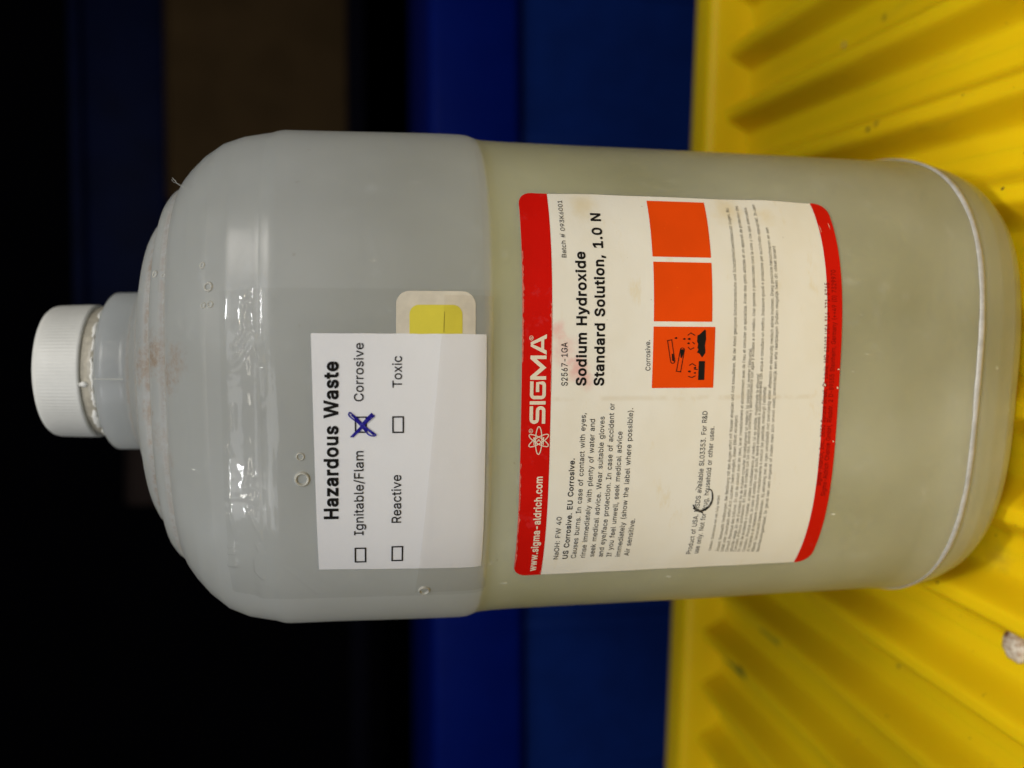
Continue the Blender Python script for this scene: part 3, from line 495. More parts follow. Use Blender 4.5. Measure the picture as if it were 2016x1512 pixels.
    53: (453, [[221,-7, 192,-5, 165,1, 140,11, 118,25, 99,41, 83,60, 71,82, 63,105, 60,130, 122,130, 125,115, 130,102, 138,89, 173,60, 221,50, 241,51, 259,56, 276,64, 291,75, 304,89, 314,104, 322,122, 326,141, 328,162, 326,183, 321,203, 314,221, 303,237, 290,251, 275,262, 257,270, 238,275, 218,277, 167,268, 128,246, 67,253, 96,509, 366,509, 366,452, 151,452, 134,301, 178,325, 229,334, 252,332, 274,328, 294,321, 313,311, 330,299, 345,285, 370,251, 379,231, 386,210, 390,187, 391,163, 388,132, 381,102, 369,76, 352,52, 332,32, 309,15, 282,3, 253,-4]]),
    54: (453, [[226,-7, 196,-4, 168,3, 142,15, 119,31, 100,51, 84,74, 73,101, 66,130, 64,162, 65,187, 71,212, 80,239, 137,340, 252,509, 322,509, 151,261, 145,261, 165,288, 196,307, 235,314, 265,312, 291,305, 316,295, 337,280, 355,262, 370,240, 380,215, 387,187, 389,157, 387,127, 379,98, 368,73, 352,50, 333,30, 310,14, 284,3, 257,-4], [226,48, 245,50, 263,55, 279,63, 293,73, 314,101, 322,119, 326,137, 326,178, 322,196, 314,213, 293,241, 279,251, 263,259, 245,264, 207,264, 190,259, 174,252, 160,241, 148,229, 138,214, 131,197, 126,179, 126,138, 131,119, 138,102, 148,86, 160,73, 174,63, 190,55, 207,50]]),
    55: (453, [[97,0, 323,448, 323,452, 62,452, 62,509, 391,509, 391,449, 165,0]]),
    56: (453, [[226,-7, 193,-5, 163,1, 136,11, 111,25, 91,42, 74,62, 62,84, 54,109, 52,135, 53,156, 58,176, 65,195, 75,212, 87,228, 101,241, 117,252, 134,260, 153,265, 153,267, 129,276, 109,289, 93,308, 80,330, 73,354, 70,380, 73,405, 79,429, 90,450, 106,469, 124,485, 146,498, 170,508, 197,514, 226,516, 255,514, 282,508, 306,498, 328,485, 346,469, 361,450, 373,429, 379,405, 382,380, 379,354, 372,330, 359,308, 343,289, 323,276, 300,267, 300,265, 319,260, 335,252, 351,241, 365,228, 377,212, 387,195, 395,176, 399,156, 401,135, 398,109, 391,84, 378,62, 362,42, 341,25, 317,11, 289,1, 259,-5], [248,50, 267,54, 285,60, 313,79, 323,91, 331,106, 335,121, 337,139, 335,157, 330,173, 322,189, 312,202, 283,223, 265,230, 247,234, 206,234, 187,230, 169,223, 140,202, 130,189, 122,173, 117,157, 115,139, 117,121, 121,106, 129,91, 139,79, 167,60, 185,54, 205,50], [226,290, 274,300, 287,308, 298,318, 307,330, 314,344, 318,359, 318,392, 314,407, 308,420, 299,432, 288,442, 275,449, 226,460, 177,449, 164,442, 153,432, 138,407, 134,392, 134,359, 138,344, 145,330, 154,318, 165,308, 178,300]]),
    57: (453, [[226,516, 256,513, 285,506, 310,494, 333,478, 352,458, 368,434, 380,408, 387,378, 389,347, 387,322, 382,296, 373,270, 315,168, 200,0, 130,0, 301,248, 307,248, 287,221, 257,202, 218,195, 188,197, 161,203, 137,214, 116,229, 98,247, 83,269, 72,294, 66,321, 64,352, 66,382, 73,411, 85,436, 101,459, 120,479, 143,494, 168,506, 196,513], [207,459, 190,454, 174,446, 160,435, 148,423, 138,407, 131,390, 127,372, 125,352, 127,331, 131,313, 138,295, 148,280, 160,268, 174,257, 190,250, 207,245, 226,243, 245,245, 263,249, 279,257, 293,267, 305,280, 322,312, 326,330, 326,371, 322,390, 305,422, 293,435, 279,446, 263,454, 245,459]]),
    46: (188, [[83,-3, 73,1, 63,9, 55,18, 51,29, 51,53, 55,64, 63,73, 73,81, 83,85, 95,87, 107,85, 118,81, 128,73, 135,64, 140,53, 140,29, 135,18, 128,9, 118,1, 107,-3]]),
    44: (188, [[38,-119, 68,71, 137,71, 84,-119]]),
    58: (188, [[83,-3, 73,1, 63,9, 55,18, 51,29, 51,53, 55,64, 63,73, 73,81, 83,85, 95,87, 107,85, 118,81, 128,73, 135,64, 140,53, 140,29, 135,18, 128,9, 118,1, 107,-3], [83,272, 63,284, 55,294, 51,304, 51,328, 55,339, 63,349, 73,356, 83,360, 95,362, 107,360, 118,356, 128,349, 135,339, 140,328, 140,304, 128,284, 118,277, 107,272]]),
    59: (188, [[38,-119, 68,71, 137,71, 84,-119], [92,272, 81,277, 71,284, 59,304, 59,328, 64,339, 71,349, 81,356, 103,362, 116,360, 126,356, 136,349, 143,339, 148,328, 148,304, 136,284, 116,272]]),
    40: (273, [[89,207, 101,324, 132,441, 177,539, 236,539, 191,428, 161,313, 151,207, 160,115, 188,16, 236,-96, 177,-96, 150,-46, 128,4, 111,55, 99,106, 92,156]]),
    41: (273, [[37,-96, 86,18, 113,116, 122,207, 112,313, 82,428, 37,539, 97,539, 142,441, 173,323, 184,207, 182,156, 174,104, 161,53, 144,3, 123,-47, 97,-96]]),
    47: (249, [[235,533, 71,-76, 14,-76, 178,533]]),
    45: (453, [[337,244, 337,188, 114,188, 114,244]]),
    39: (206, [[78,318, 70,509, 136,509, 128,318]]),
    43: (453, [[198,34, 198,364, 255,364, 255,34], [61,172, 61,226, 391,226, 391,172]]),
    35: (440, [[242,0, 326,509, 377,509, 294,0], [10,140, 19,192, 400,192, 391,140], [64,0, 147,509, 198,509, 115,0], [40,316, 49,368, 429,368, 421,316]]),
    38: (447, [[197,-7, 165,-5, 136,1, 110,12, 88,26, 69,42, 54,62, 43,84, 36,108, 34,133, 36,154, 40,173, 47,189, 85,235, 140,279, 237,352, 255,375, 262,405, 260,420, 255,434, 245,445, 233,454, 219,459, 201,461, 168,453, 145,431, 137,399, 145,363, 169,327, 438,0, 364,0, 171,231, 121,293, 87,344, 81,361, 77,379, 75,398, 77,420, 82,440, 91,458, 102,474, 117,488, 134,499, 154,507, 176,512, 224,512, 246,507, 266,499, 283,488, 297,475, 308,459, 317,442, 322,424, 324,404, 315,362, 291,325, 256,293, 154,217, 110,174, 103,161, 98,146, 98,115, 102,101, 109,87, 118,76, 143,57, 158,51, 193,46, 213,48, 232,52, 251,59, 301,95, 315,112, 327,131, 336,151, 343,174, 348,198, 349,224, 408,224, 403,167, 397,144, 371,92, 333,47, 315,30, 294,17, 271,7, 246,-1]]),
    196: (479, [[16,0, 201,509, 276,509, 463,0, 395,0, 287,302, 264,372, 232,478, 245,478, 191,302, 85,0], [110,142, 110,199, 370,199, 370,142], [312,572, 292,577, 283,584, 276,592, 272,602, 272,623, 276,633, 283,641, 292,648, 312,653, 332,648, 347,633, 351,623, 351,602, 347,592, 332,577], [168,572, 148,577, 139,584, 133,592, 127,612, 129,623, 133,633, 139,641, 148,648, 168,653, 188,648, 203,633, 207,623, 207,602, 203,592, 188,577]]),
    228: (389, [[160,-9, 137,-7, 115,-3, 94,5, 76,15, 60,29, 48,45, 38,63, 32,84, 30,108, 32,128, 36,146, 43,161, 53,174, 64,184, 78,193, 125,211, 178,220, 234,227, 265,235, 271,240, 267,297, 240,322, 196,331, 149,322, 118,301, 100,274, 41,291, 51,313, 64,331, 79,346, 95,358, 114,368, 133,375, 194,384, 239,379, 286,360, 300,350, 312,336, 322,320, 330,301, 335,278, 337,251, 337,0, 277,0, 277,52, 272,52, 252,25, 215,1], [170,45, 192,47, 211,51, 228,59, 242,68, 254,80, 263,93, 270,108, 274,122, 276,138, 276,190, 259,182, 175,168, 134,159, 103,139, 97,130, 93,118, 92,105, 102,72, 130,52], [251,444, 241,448, 226,463, 222,472, 222,494, 226,503, 233,512, 241,518, 251,522, 272,522, 290,512, 300,494, 300,472, 296,463, 290,455, 281,448, 272,444], [107,444, 97,448, 82,463, 78,472, 78,494, 82,503, 89,512, 97,518, 107,522, 128,522, 138,518, 146,512, 156,494, 158,483, 156,472, 152,463, 146,455, 138,448, 128,444]]),
    252: (410, [[182,-5, 158,-3, 135,2, 115,11, 97,23, 82,39, 69,59, 60,82, 54,109, 53,379, 114,379, 114,144, 116,117, 124,94, 137,75, 154,61, 175,53, 200,50, 218,51, 234,55, 249,62, 263,71, 274,83, 283,97, 290,113, 295,132, 296,379, 357,379, 357,0, 298,0, 298,92, 307,92, 294,60, 277,35, 257,17, 234,5, 209,-3], [266,444, 257,448, 248,455, 242,463, 238,472, 236,483, 238,494, 248,512, 266,522, 287,522, 297,518, 305,512, 312,503, 316,494, 316,472, 312,463, 297,448, 287,444], [123,444, 113,448, 104,455, 98,463, 94,472, 94,494, 104,512, 113,518, 123,522, 144,522, 162,512, 172,494, 172,472, 168,463, 162,455, 153,448, 144,444]]),
    246: (415, [[207,-8, 174,-5, 144,3, 117,16, 93,35, 72,58, 56,85, 44,116, 37,150, 34,187, 37,225, 44,260, 56,291, 72,318, 93,341, 117,360, 144,374, 174,382, 207,384, 241,382, 271,374, 299,360, 323,341, 343,318, 359,291, 371,260, 379,225, 381,187, 379,150, 371,116, 359,85, 343,58, 323,35, 299,16, 271,3, 241,-5], [207,46, 231,49, 252,55, 270,66, 285,80, 298,97, 307,117, 314,139, 318,163, 318,212, 314,236, 307,258, 298,278, 285,296, 270,310, 252,321, 231,328, 207,330, 184,328, 163,321, 145,310, 130,296, 118,278, 108,258, 102,236, 98,212, 96,187, 102,139, 108,117, 118,97, 130,80, 145,66, 163,55, 184,49], [269,444, 259,448, 244,463, 240,472, 240,494, 244,503, 251,512, 259,518, 269,522, 290,522, 308,512, 318,494, 320,483, 318,472, 314,463, 308,455, 299,448, 290,444], [125,444, 115,448, 100,463, 96,472, 96,494, 100,503, 107,512, 115,518, 125,522, 146,522, 156,518, 164,512, 171,503, 175,494, 175,472, 171,463, 156,448, 146,444]]),
    251: (410, [[182,-5, 158,-3, 135,2, 115,11, 97,23, 82,39, 69,59, 60,82, 54,109, 53,379, 114,379, 114,144, 116,117, 124,94, 137,75, 154,61, 175,53, 200,50, 218,51, 234,55, 249,62, 263,71, 274,83, 283,97, 290,113, 295,132, 296,379, 357,379, 357,0, 298,0, 298,92, 307,92, 294,60, 277,35, 257,17, 234,5, 209,-3], [156,435, 96,435, 96,438, 176,529, 234,529, 314,438, 314,435, 253,435, 205,495]]),
    233: (404, [[212,-8, 177,-5, 145,3, 117,16, 92,35, 72,58, 56,85, 44,116, 37,150, 34,187, 36,224, 44,258, 55,290, 71,317, 91,340, 115,359, 142,373, 172,382, 205,384, 266,374, 285,366, 303,355, 319,341, 334,324, 347,305, 357,282, 365,256, 370,227, 371,169, 75,169, 75,221, 338,221, 310,202, 308,226, 304,248, 298,269, 277,301, 263,314, 246,323, 227,328, 205,330, 183,328, 164,323, 146,313, 131,301, 119,286, 109,270, 102,251, 97,231, 96,178, 98,151, 102,127, 110,106, 121,88, 135,73, 151,61, 169,53, 190,48, 212,46, 254,53, 285,73, 306,105, 365,91, 358,72, 348,55, 335,39, 320,26, 302,14, 283,4, 261,-3, 237,-7], [177,429, 225,529, 293,529, 227,429]]),
    225: (389, [[160,-9, 137,-7, 115,-3, 94,5, 76,15, 60,29, 48,45, 38,63, 32,84, 30,108, 32,128, 36,146, 43,161, 53,174, 64,184, 78,193, 125,211, 178,220, 234,227, 265,235, 271,240, 267,297, 240,322, 196,331, 149,322, 118,301, 100,274, 41,291, 51,313, 64,331, 79,346, 95,358, 114,368, 133,375, 194,384, 239,379, 286,360, 300,350, 312,336, 322,320, 330,301, 335,278, 337,251, 337,0, 277,0, 277,52, 272,52, 252,25, 215,1], [170,45, 192,47, 211,51, 228,59, 242,68, 254,80, 263,93, 270,108, 274,122, 276,138, 276,190, 259,182, 175,168, 134,159, 103,139, 97,130, 93,118, 92,105, 102,72, 130,52], [162,429, 210,529, 278,529, 212,429]]),
    250: (410, [[182,-5, 158,-3, 135,2, 115,11, 97,23, 82,39, 69,59, 60,82, 54,109, 53,379, 114,379, 114,144, 116,117, 124,94, 137,75, 154,61, 175,53, 200,50, 218,51, 234,55, 249,62, 263,71, 274,83, 283,97, 290,113, 295,132, 296,379, 357,379, 357,0, 298,0, 298,92, 307,92, 294,60, 277,35, 257,17, 234,5, 209,-3], [178,429, 226,529, 294,529, 228,429]]),
}
from mathutils.geometry import delaunay_2d_cdt
_FC = {}
def letter(c, off):
    if (c, off) in _FC: return _FC[(c, off)]
    if ord(c) not in GLYPHS: return None
    adv, loops = GLYPHS[ord(c)]; out = []
    for l in loops:
        P = [(l[i] / 1000, l[i + 1] / 1000) for i in range(0, len(l), 2)]; n = len(P)
        if off:
            Q = []
            for i in range(n):
                (xa, ya), (xb, yb), (xc, yc) = P[i - 1], P[i], P[(i + 1) % n]
                l1 = math.hypot(xb - xa, yb - ya) or 1; l2 = math.hypot(xc - xb, yc - yb) or 1
                n1 = (-(yb - ya) / l1, (xb - xa) / l1); n2 = (-(yc - yb) / l2, (xc - xb) / l2)
                mx_, my_ = n1[0] + n2[0], n1[1] + n2[1]; q = math.hypot(mx_, my_) or 1; mx_ /= q; my_ /= q
                d_ = max(.6, mx_ * n1[0] + my_ * n1[1]); Q.append((xb + mx_ * off / d_, yb + my_ * off / d_))
            P = Q
        out.append(P)
    vs, es = [], []
    for P in out:
        b = len(vs); vs += [Vector(p) for p in P]; es += [(b + i, b + (i + 1) % len(P)) for i in range(len(P))]
    ov, _e, of, _a, _b, _c = delaunay_2d_cdt(vs, es, [], 0, 1e-6)
    def wind(x, y):                                     # winding number of the outlines round a point
        w = 0
        for P in out:
            for i in range(len(P)):
                (xa, ya), (xb, yb) = P[i - 1], P[i]
                if (ya <= y) != (yb <= y):
                    if xa + (y - ya) / (yb - ya) * (xb - xa) > x: w += 1 if yb > ya else -1
        return w
    ts = [tuple(t) for t in of if wind(sum(ov[i].x for i in t) / 3, sum(ov[i].y for i in t) / 3)]
    _FC[(c, off)] = (adv / 1000 + off * 1.5, [(p.x, p.y) for p in ov], ts); return _FC[(c, off)]
CAPH = max(y for x, y in letter('H', 0)[1])
def text_mesh(txt, bold):
    v, f, x0 = [], [], 0
    for c in txt:
        q = letter(c, bold)
        if q is None: x0 += .27; continue
        adv, vs, ts = q; b = len(v)
        v += [(x + x0, y) for x, y in vs]; f += [tuple(b + i for i in t) for t in ts]; x0 += adv
    return v, f
def put_text(txt, bold, s0, z0, s1, z1, cap_, m, parent, off, wp=True):
    v, f = text_mesh(txt, bold); xa = min(x for x, y in v); xb = max(x for x, y in v); k = cap_ / (CAPH + bold); off = off if callable(off) else (lambda s, z, o_=off: o_)
    V = []
    for x, y in v:
        t = (x - xa) / (xb - xa); s = s0 + (s1 - s0) * t; z = z0 + (z1 - z0) * t + y * k
        V.append(surf(s, z, off(s, z)))
    return link('lettering', V, f, m, parent, smooth=False)
def put_poly(name, polys, m, parent, off, wp=False):
    """polys: list of closed outlines in (s,z) metres, triangle-filled"""
    V, F = [], []
    from mathutils.geometry import tessellate_polygon
    for pl in polys:
        b = len(V); loops = pl if isinstance(pl[0][0], (tuple, list)) else [pl]
        flat = [q for l in loops for q in l]
        for s, z in flat: V.append(surf(s, z, off(s, z) if callable(off) else off))
        for t in tessellate_polygon([[Vector((q[0] * 1000, q[1] * 1000, 0)) for q in l] for l in loops]): F.append(tuple(b + i for i in t))
    return link(name, V, F, m, parent, smooth=False)
def stroke(pts, w, closed=False):
    """ribbon quads for a polyline in (s,z)"""
    out = []; n = len(pts); L = []
    for i in range(n):
        a = pts[(i - 1) % n] if (closed or i) else pts[i]; b = pts[(i + 1) % n] if (closed or i < n - 1) else pts[i]
        dx, dz = b[0] - a[0], b[1] - a[1]; l = math.hypot(dx, dz) or 1; nx, nz = -dz / l, dx / l
        ww = (w[i] if isinstance(w, (list, tuple)) else w) / 2
        L.append(((pts[i][0] + nx * ww, pts[i][1] + nz * ww), (pts[i][0] - nx * ww, pts[i][1] - nz * ww)))
    for i in range(n if closed else n - 1):
        p, q = L[i], L[(i + 1) % n]; out.append([p[0], p[1], q[1], q[0]])
    return out

# --- product label
def paper_lift(s, z):                                       # slightly wrinkled at its ends
    return .00016 + .00012 * max(0, abs(s) - .045) / .01 * (.6 + .6 * noise.noise(Vector((z * 70, 3 if s > 0 else 7, 0))))
def ledge(z): return (.0006 * noise.noise(Vector((z * 55, 1, 0))) - .0011 * ((z - .118) / .047) * 0, -.0001 + .0005 * noise.noise(Vector((z * 60, 9, 0))))
label = tag(sheet('product_label', -.0538, .0580, .0711, .1656, paper_lift, 'label', bottle, (.004, .004, .004, .004), 90, 60, sedge=ledge),
            'large white product label with red bands at top and bottom')
def poff(d): return lambda s, z: paper_lift(s, z) + d
tag(sheet('red_band', -.0538, .0580, .1574, .1656, poff(.00006), 'red', label, (0, 0, .004, .004), 90, 8, sedge=ledge, wp=True), 'red band across the top of the label')
tag(sheet('red_band', -.0538, .0580, .0711, .0759, poff(.00006), 'red', label, (.004, .004, 0, 0), 90, 8, sedge=ledge, wp=True), 'red band across the bottom of the label')
TO = .00028
LINES = [
('B', -52.03, 159.13, -21.75, 159.19, 2.10, 'cream', 'www.sigma-aldrich.com'),
('R', -47.93, 153.02, -33.87, 153.16, 1.40, 'ink_soft', 'NaOH: FW 40'),
('M', -47.87, 150.23, -16.81, 150.28, 1.51, 'ink', 'US Corrosive. EU Corrosive.'),
('R', -47.83, 147.78, -4.13, 147.48, 1.44, 'ink_soft', 'Causes burns. In case of contact with eyes,'),
('R', -47.75, 145.05, -5.80, 144.82, 1.45, 'ink_soft', 'rinse immediately with plenty of water and'),
('R', -47.59, 142.35, -5.12, 142.08, 1.45, 'ink_soft', 'seek medical advice. Wear suitable gloves'),
('R', -47.77, 139.72, -1.46, 139.34, 1.46, 'ink_soft', 'and eye/face protection. In case of accident or'),
('R', -47.82, 137.10, -9.42, 136.80, 1.47, 'ink_soft', 'If you feel unwell, seek medical advice'),
('R', -47.95, 134.45, -2.88, 133.91, 1.47, 'ink_soft', 'immediately (show the label where possible).'),
('R', -47.79, 131.79, -35.28, 131.46, 1.51, 'ink_soft', 'Air sensitive.'),
('R', 3.52, 152.86, 15.37, 153.12, 1.70, 'ink', 'S2567-1GA'),
('R', 38.47, 153.32, 55.40, 153.40, 1.22, 'ink_soft', 'Batch # 093K6001'),
('B', 3.48, 147.69, 40.21, 148.09, 2.83, 'ink', 'Sodium Hydroxide'),
('B', 3.45, 142.64, 51.65, 142.97, 2.83, 'ink', 'Standard Solution, 1.0 N'),
('R', 7.62, 129.28, 16.09, 129.65, 1.40, 'ink_soft', 'Corrosive.'),
('R', -48.13, 112.53, -3.96, 111.82, 1.47, 'ink_soft', 'Product of USA. MSDS available SL03353. For R&D'),
('R', -48.06, 110.22, -8.43, 109.51, 1.45, 'ink_soft', 'use only. Not for drug, household or other uses.'),
('T', -47.20, 106.38, -28.97, 106.31, .82, 'ink_tiny', 'Caution: Substance not yet fully tested'),
('R', -26.88, 74.59, 32.83, 75.39, 1.45, 'ink_red', 'Sigma-Aldrich, Inc., 3050 Spruce Street, St. Louis, MO 63103 USA 314-771-5765'),
('R', -30.13, 72.63, 36.61, 73.18, 1.45, 'ink_red', 'Sigma-Aldrich Chemie GmbH, Riedstr. 2 D-89555 Steinheim, Germany (++49 (0) 7329970'),
('T', -47.6, 103.73, 54.8, 104.27, .95, 'ink_tiny', '\u00c4tzend. Verursacht Ver\u00e4tzungen. Bei Ber\u00fchrung mit den Augen sofort mit Wasser absp\u00fclen und Arzt konsultieren. Bei der Arbeit geeignete Schutzhandschuhe und Schutzbrille/Gesichtsschutz tragen. Bei'),
('T', -47.8, 102.25, -5.4, 102.59, .95, 'ink_tiny', 'Unfall oder Unwohlsein sofort Arzt zuziehen (wenn m\u00f6glich, dieses Etikett vorzeigen)'),
('T', -47.9, 100.73, 55.6, 101.26, .95, 'ink_tiny', "Corrosif. Provoque des br\u00fblures. En cas de contact avec les yeux, laver imm\u00e9diatement et abondamment avec de l'eau et consulter un sp\u00e9cialiste. Porter des gants adapt\u00e9s et un appareil de protection des"),
('T', -48.0, 99.39, 13.7, 99.22, .95, 'ink_tiny', "yeux/du visage. En cas d'accident ou de malaise consulter imm\u00e9diatement un m\u00e9decin (si possible lui montrer l'\u00e9tiquette)"),
('T', -48.1, 98.10, 55.3, 98.63, .95, 'ink_tiny', 'Corrosivo. Provoca quemaduras. En caso de contacto con los ojos, l\u00e1vense inmediata y abundantemente con agua y ac\u00fadase a un m\u00e9dico. Usar guantes y protecciones para la cara y los ojos adecuados.'),
('T', -48.1, 96.81, 6.6, 96.42, .95, 'ink_tiny', 'En caso de accidente o malestar, ac\u00fadase inmediatamente al m\u00e9dico (si es posible, mu\u00e9stresele la etiqueta)'),
('T', -48.2, 95.21, 56.3, 95.87, .95, 'ink_tiny', 'Corrosivo. Provoca ustioni. In caso di contatto con gli occhi, lavare immediatamente e abbondantemente con acqua e consultare un medico. Indossare guanti e protezione per occhi/volto appropriati. In caso'),
('T', -48.3, 93.78, 2.8, 94.19, .95, 'ink_tiny', "di incidente o di malessere consultare immediatamente il medico (se possibile, mostrargli l'etichetta)"),
('T', -48.4, 92.24, 48.8, 93.01, .95, 'ink_tiny', 'Bijtend. Veroorzaakt brandwonden. Bij aanraking met de ogen onmiddellijk met overvloedig water afspoelen en deskundig medisch advies inwinnen. Draag geschikte handschoenen en een'),
('T', -48.5, 90.62, 43.2, 91.58, .95, 'ink_tiny', 'beschermingsmiddel. In geval van een ongeval of indien men zich onwel voelt, onmiddellijk een arts raadplegen (indien mogelijk hem dit etiket tonen)'),
]
for w, s0, z0, s1, z1, ch, m, t in LINES:
    put_text(t, {'B': .026, 'M': .014, 'R': .003, 'T': .004}[w], s0 / 1e3, z0 / 1e3, s1 / 1e3, z1 / 1e3, ch / 1e3, m, label, poff(.00011) if m != 'ink_red' else poff(.00014))
# brand lettering, drawn
def glyphs():
    zb, zt = .15885, .16325; P = []
    H = zt - zb; w = .00095
    def arc(cx, cz, r, a0, a1, n=5): return [(cx + r * cos(radians(a0 + (a1 - a0) * i / n)), cz + r * sin(radians(a0 + (a1 - a0) * i / n))) for i in range(n + 1)]
    def S_(x0, x1):
        r = .0008; h = w / 2; l, rr_ = x0 + h, x1 - h; t, b, mz = zt - h, zb + h, (zt + zb) / 2
        return [(x1, t)] + arc(l + r, t - r, r, 90, 180) + arc(l + r, mz + r, r, 180, 270) + arc(rr_ - r, mz - r, r, 90, 0) + arc(rr_ - r, b + r, r, 0, -90) + [(x0, b)]
    P += stroke(S_(-.00687, -.00202), w)
    P += stroke([(-.0011, zb), (-.0011, zt)], w)
    def G_(x0, x1):
        r = .0008; h = w / 2; l, rr_ = x0 + h, x1 - h; t, b = zt - h, zb + h; mz = (zt + zb) / 2 + .0001
        return [(x1, t)] + arc(l + r, t - r, r, 90, 180) + arc(l + r, b + r, r, 180, 270) + arc(rr_ - r * .6, b + r * .6, r * .6, -90, 0, 3) + [(rr_, mz), (x0 + 2.1 * w, mz)]
    P += stroke(G_(-.00012, .0048), w)
    x0, x1 = .00524, .01182; v = w * 1.15
    P += [[(x0, zb), (x0 + w, zb), (x0 + w, zt), (x0, zt)], [(x1 - w, zb), (x1, zb), (x1, zt), (x1 - w, zt)]]
    xm = (x0 + x1) / 2
    P += [[(x0 + w * .98, zt), (x0 + w * .98, zt - v * 1.5), (xm, zb), (xm, zb + v * 1.5)], [(x1 - w * .98, zt), (xm, zb + v * 1.5), (xm, zb), (x1 - w * .98, zt - v * 1.5)]]
    x0, x1 = .01205, .01759; xm = (x0 + x1) / 2; a = w * 1.2
    P += [[(x0, zb), (x0 + a, zb), (xm + .0001, zt - w * .4), (xm - a * .5, zt)], [(x1 - a, zb), (x1, zb), (xm + a * .5, zt), (xm - .0001, zt - w * .4)], [(xm - a * .5, zt), (xm + a * .5, zt), (xm + .0001, zt - w * .7), (xm - .0001, zt - w * .7)],
          [(x0 + a * .8, zb + w * .75), (x1 - a * .8, zb + w * .75), (x1 - a * 1.15, zb + w * 1.6), (x0 + a * 1.15, zb + w * 1.6)]]
    return P
put_poly('brand_lettering', glyphs(), 'cream', label, .0003)
def ellipse(cx, cz, a, b, rot, n=44): return [(cx + a * cos(t) * cos(rot) - b * sin(t) * sin(rot), cz + a * cos(t) * sin(rot) + b * sin(t) * cos(rot)) for t in [2 * pi * i / n for i in range(n)]]
lg = []; lc = (-.01155, .16055)
for rot in (0, radians(60), radians(120)): lg += stroke(ellipse(*lc, .00385 if rot == 0 else .0031, .00088, rot), .00026, True)
lg += stroke([(lc[0] + .0009, lc[1] + .0013), (lc[0] - .0011, lc[1] + .0013), (lc[0] + .0002, lc[1]), (lc[0] - .0011, lc[1] - .0013), (lc[0] + .0009, lc[1] - .0013)], .00042)
put_poly('atom_logo', lg, 'cream', label, .0003)
for (cx, cz) in ((.01655, .1631), (-.00885, .1628)):
    rg = stroke(ellipse(cx, cz, .00056, .00050, 0, 20), .00013, True) + stroke([(cx - .00018, cz - .0003), (cx - .00018, cz + .00028), (cx + .0001, cz + .00025), (cx + .00012, cz), (cx - .00015, cz)], .00010) + stroke([(cx - .00005, cz), (cx + .0002, cz - .0003)], .0001)
    put_poly('registered_mark', rg, 'cream', label, .0003)
# orange hazard squares
sq1 = sheet('hazard_square', .00272, .01986, .11044, .12865, poff(.00007), 'orange', label, ns=20, nz=2, wp=False)
sheet('hazard_square', .02129, .03784, .11142, .12860, poff(.00007), 'orange_worn', label, ns=20, nz=2, wp=False)
sheet('hazard_square', .03930, .05640, .11148, .12872, poff(.00007), 'orange', label, ns=24, nz=8, wp=False)
# corrosive pictogram, two tilted tubes over a bar and a hand (zoom units: u along the label from its left side, v up, 0..1)
def U(u, v): return (.00272 + u * .01714, .11044 + v * .01821)
def O(*pts): return [U(*p) for p in pts]
pic = []
pic.append(O((.13, .155), (.44, .155), (.44, .255), (.13, .255)))                                    # bar being eaten
pic.append(O((.50, .205), (.565, .25), (.58, .29), (.625, .27), (.66, .285), (.72, .275), (.76, .295), (.86, .29), (.88, .25), (.96, .17), (.93, .155), (.80, .15), (.70, .165), (.62, .155), (.575, .155)))   # hand
def tubeO(c0, c1, w):
    a, b = U(*c0), U(*c1); dx, dz = b[0] - a[0], b[1] - a[1]; l = math.hypot(dx, dz); nx, nz = -dz / l * w, dx / l * w
    cap_ = [(b[0] + nx * cos(t) + dx / l * w * sin(t), b[1] + nz * cos(t) + dz / l * w * sin(t)) for t in [pi * i / 8 for i in range(9)]]
    return [(a[0] + nx * 1.3, a[1] + nz * 1.3)] + [(a[0] + nx, a[1] + nz)] + cap_ + [(a[0] - nx, a[1] - nz), (a[0] - nx * 1.3, a[1] - nz * 1.3)]
pic += stroke(tubeO((.27, .58), (.62, .53), .00062), .00022, True)
pic += stroke(tubeO((.78, .74), (.44, .68), .00062), .00022, True)
pic.append(O((.49, .535), (.60, .50), (.635, .51), (.63, .565), (.50, .555)))
pic.append(O((.43, .655), (.56, .675), (.56, .70), (.45, .69)))
def drop(u, v, r): return [(U(u, v)[0] + r * cos(t) * (.7 if sin(t) > 0 else 1), U(u, v)[1] + r * (sin(t) * (1.7 if sin(t) > 0 else 1))) for t in [2 * pi * i / 12 for i in range(12)]]
for q in ((.27, .40, .00032), (.245, .31, .00026), (.33, .31, .00028), (.80, .50, .00030), (.80, .42, .00034), (.73, .43, .00028)): pic.append(drop(*q))
pic += stroke(O((.27, .46), (.27, .58)), .0001)[:0]
for pts in (O((.20, .30), (.17, .36), (.19, .42)), O((.36, .30), (.40, .36), (.37, .41)), O((.66, .34), (.63, .40), (.67, .44)), O((.86, .33), (.90, .40), (.86, .45)), O((.72, .33), (.75, .37)), O((.30, .27), (.31, .33))): pic += stroke(pts, .00024)
pic.append(drop(.815, .635, .00030)); 
put_poly('corrosion_pictogram', pic, 'ink', label, .00031)
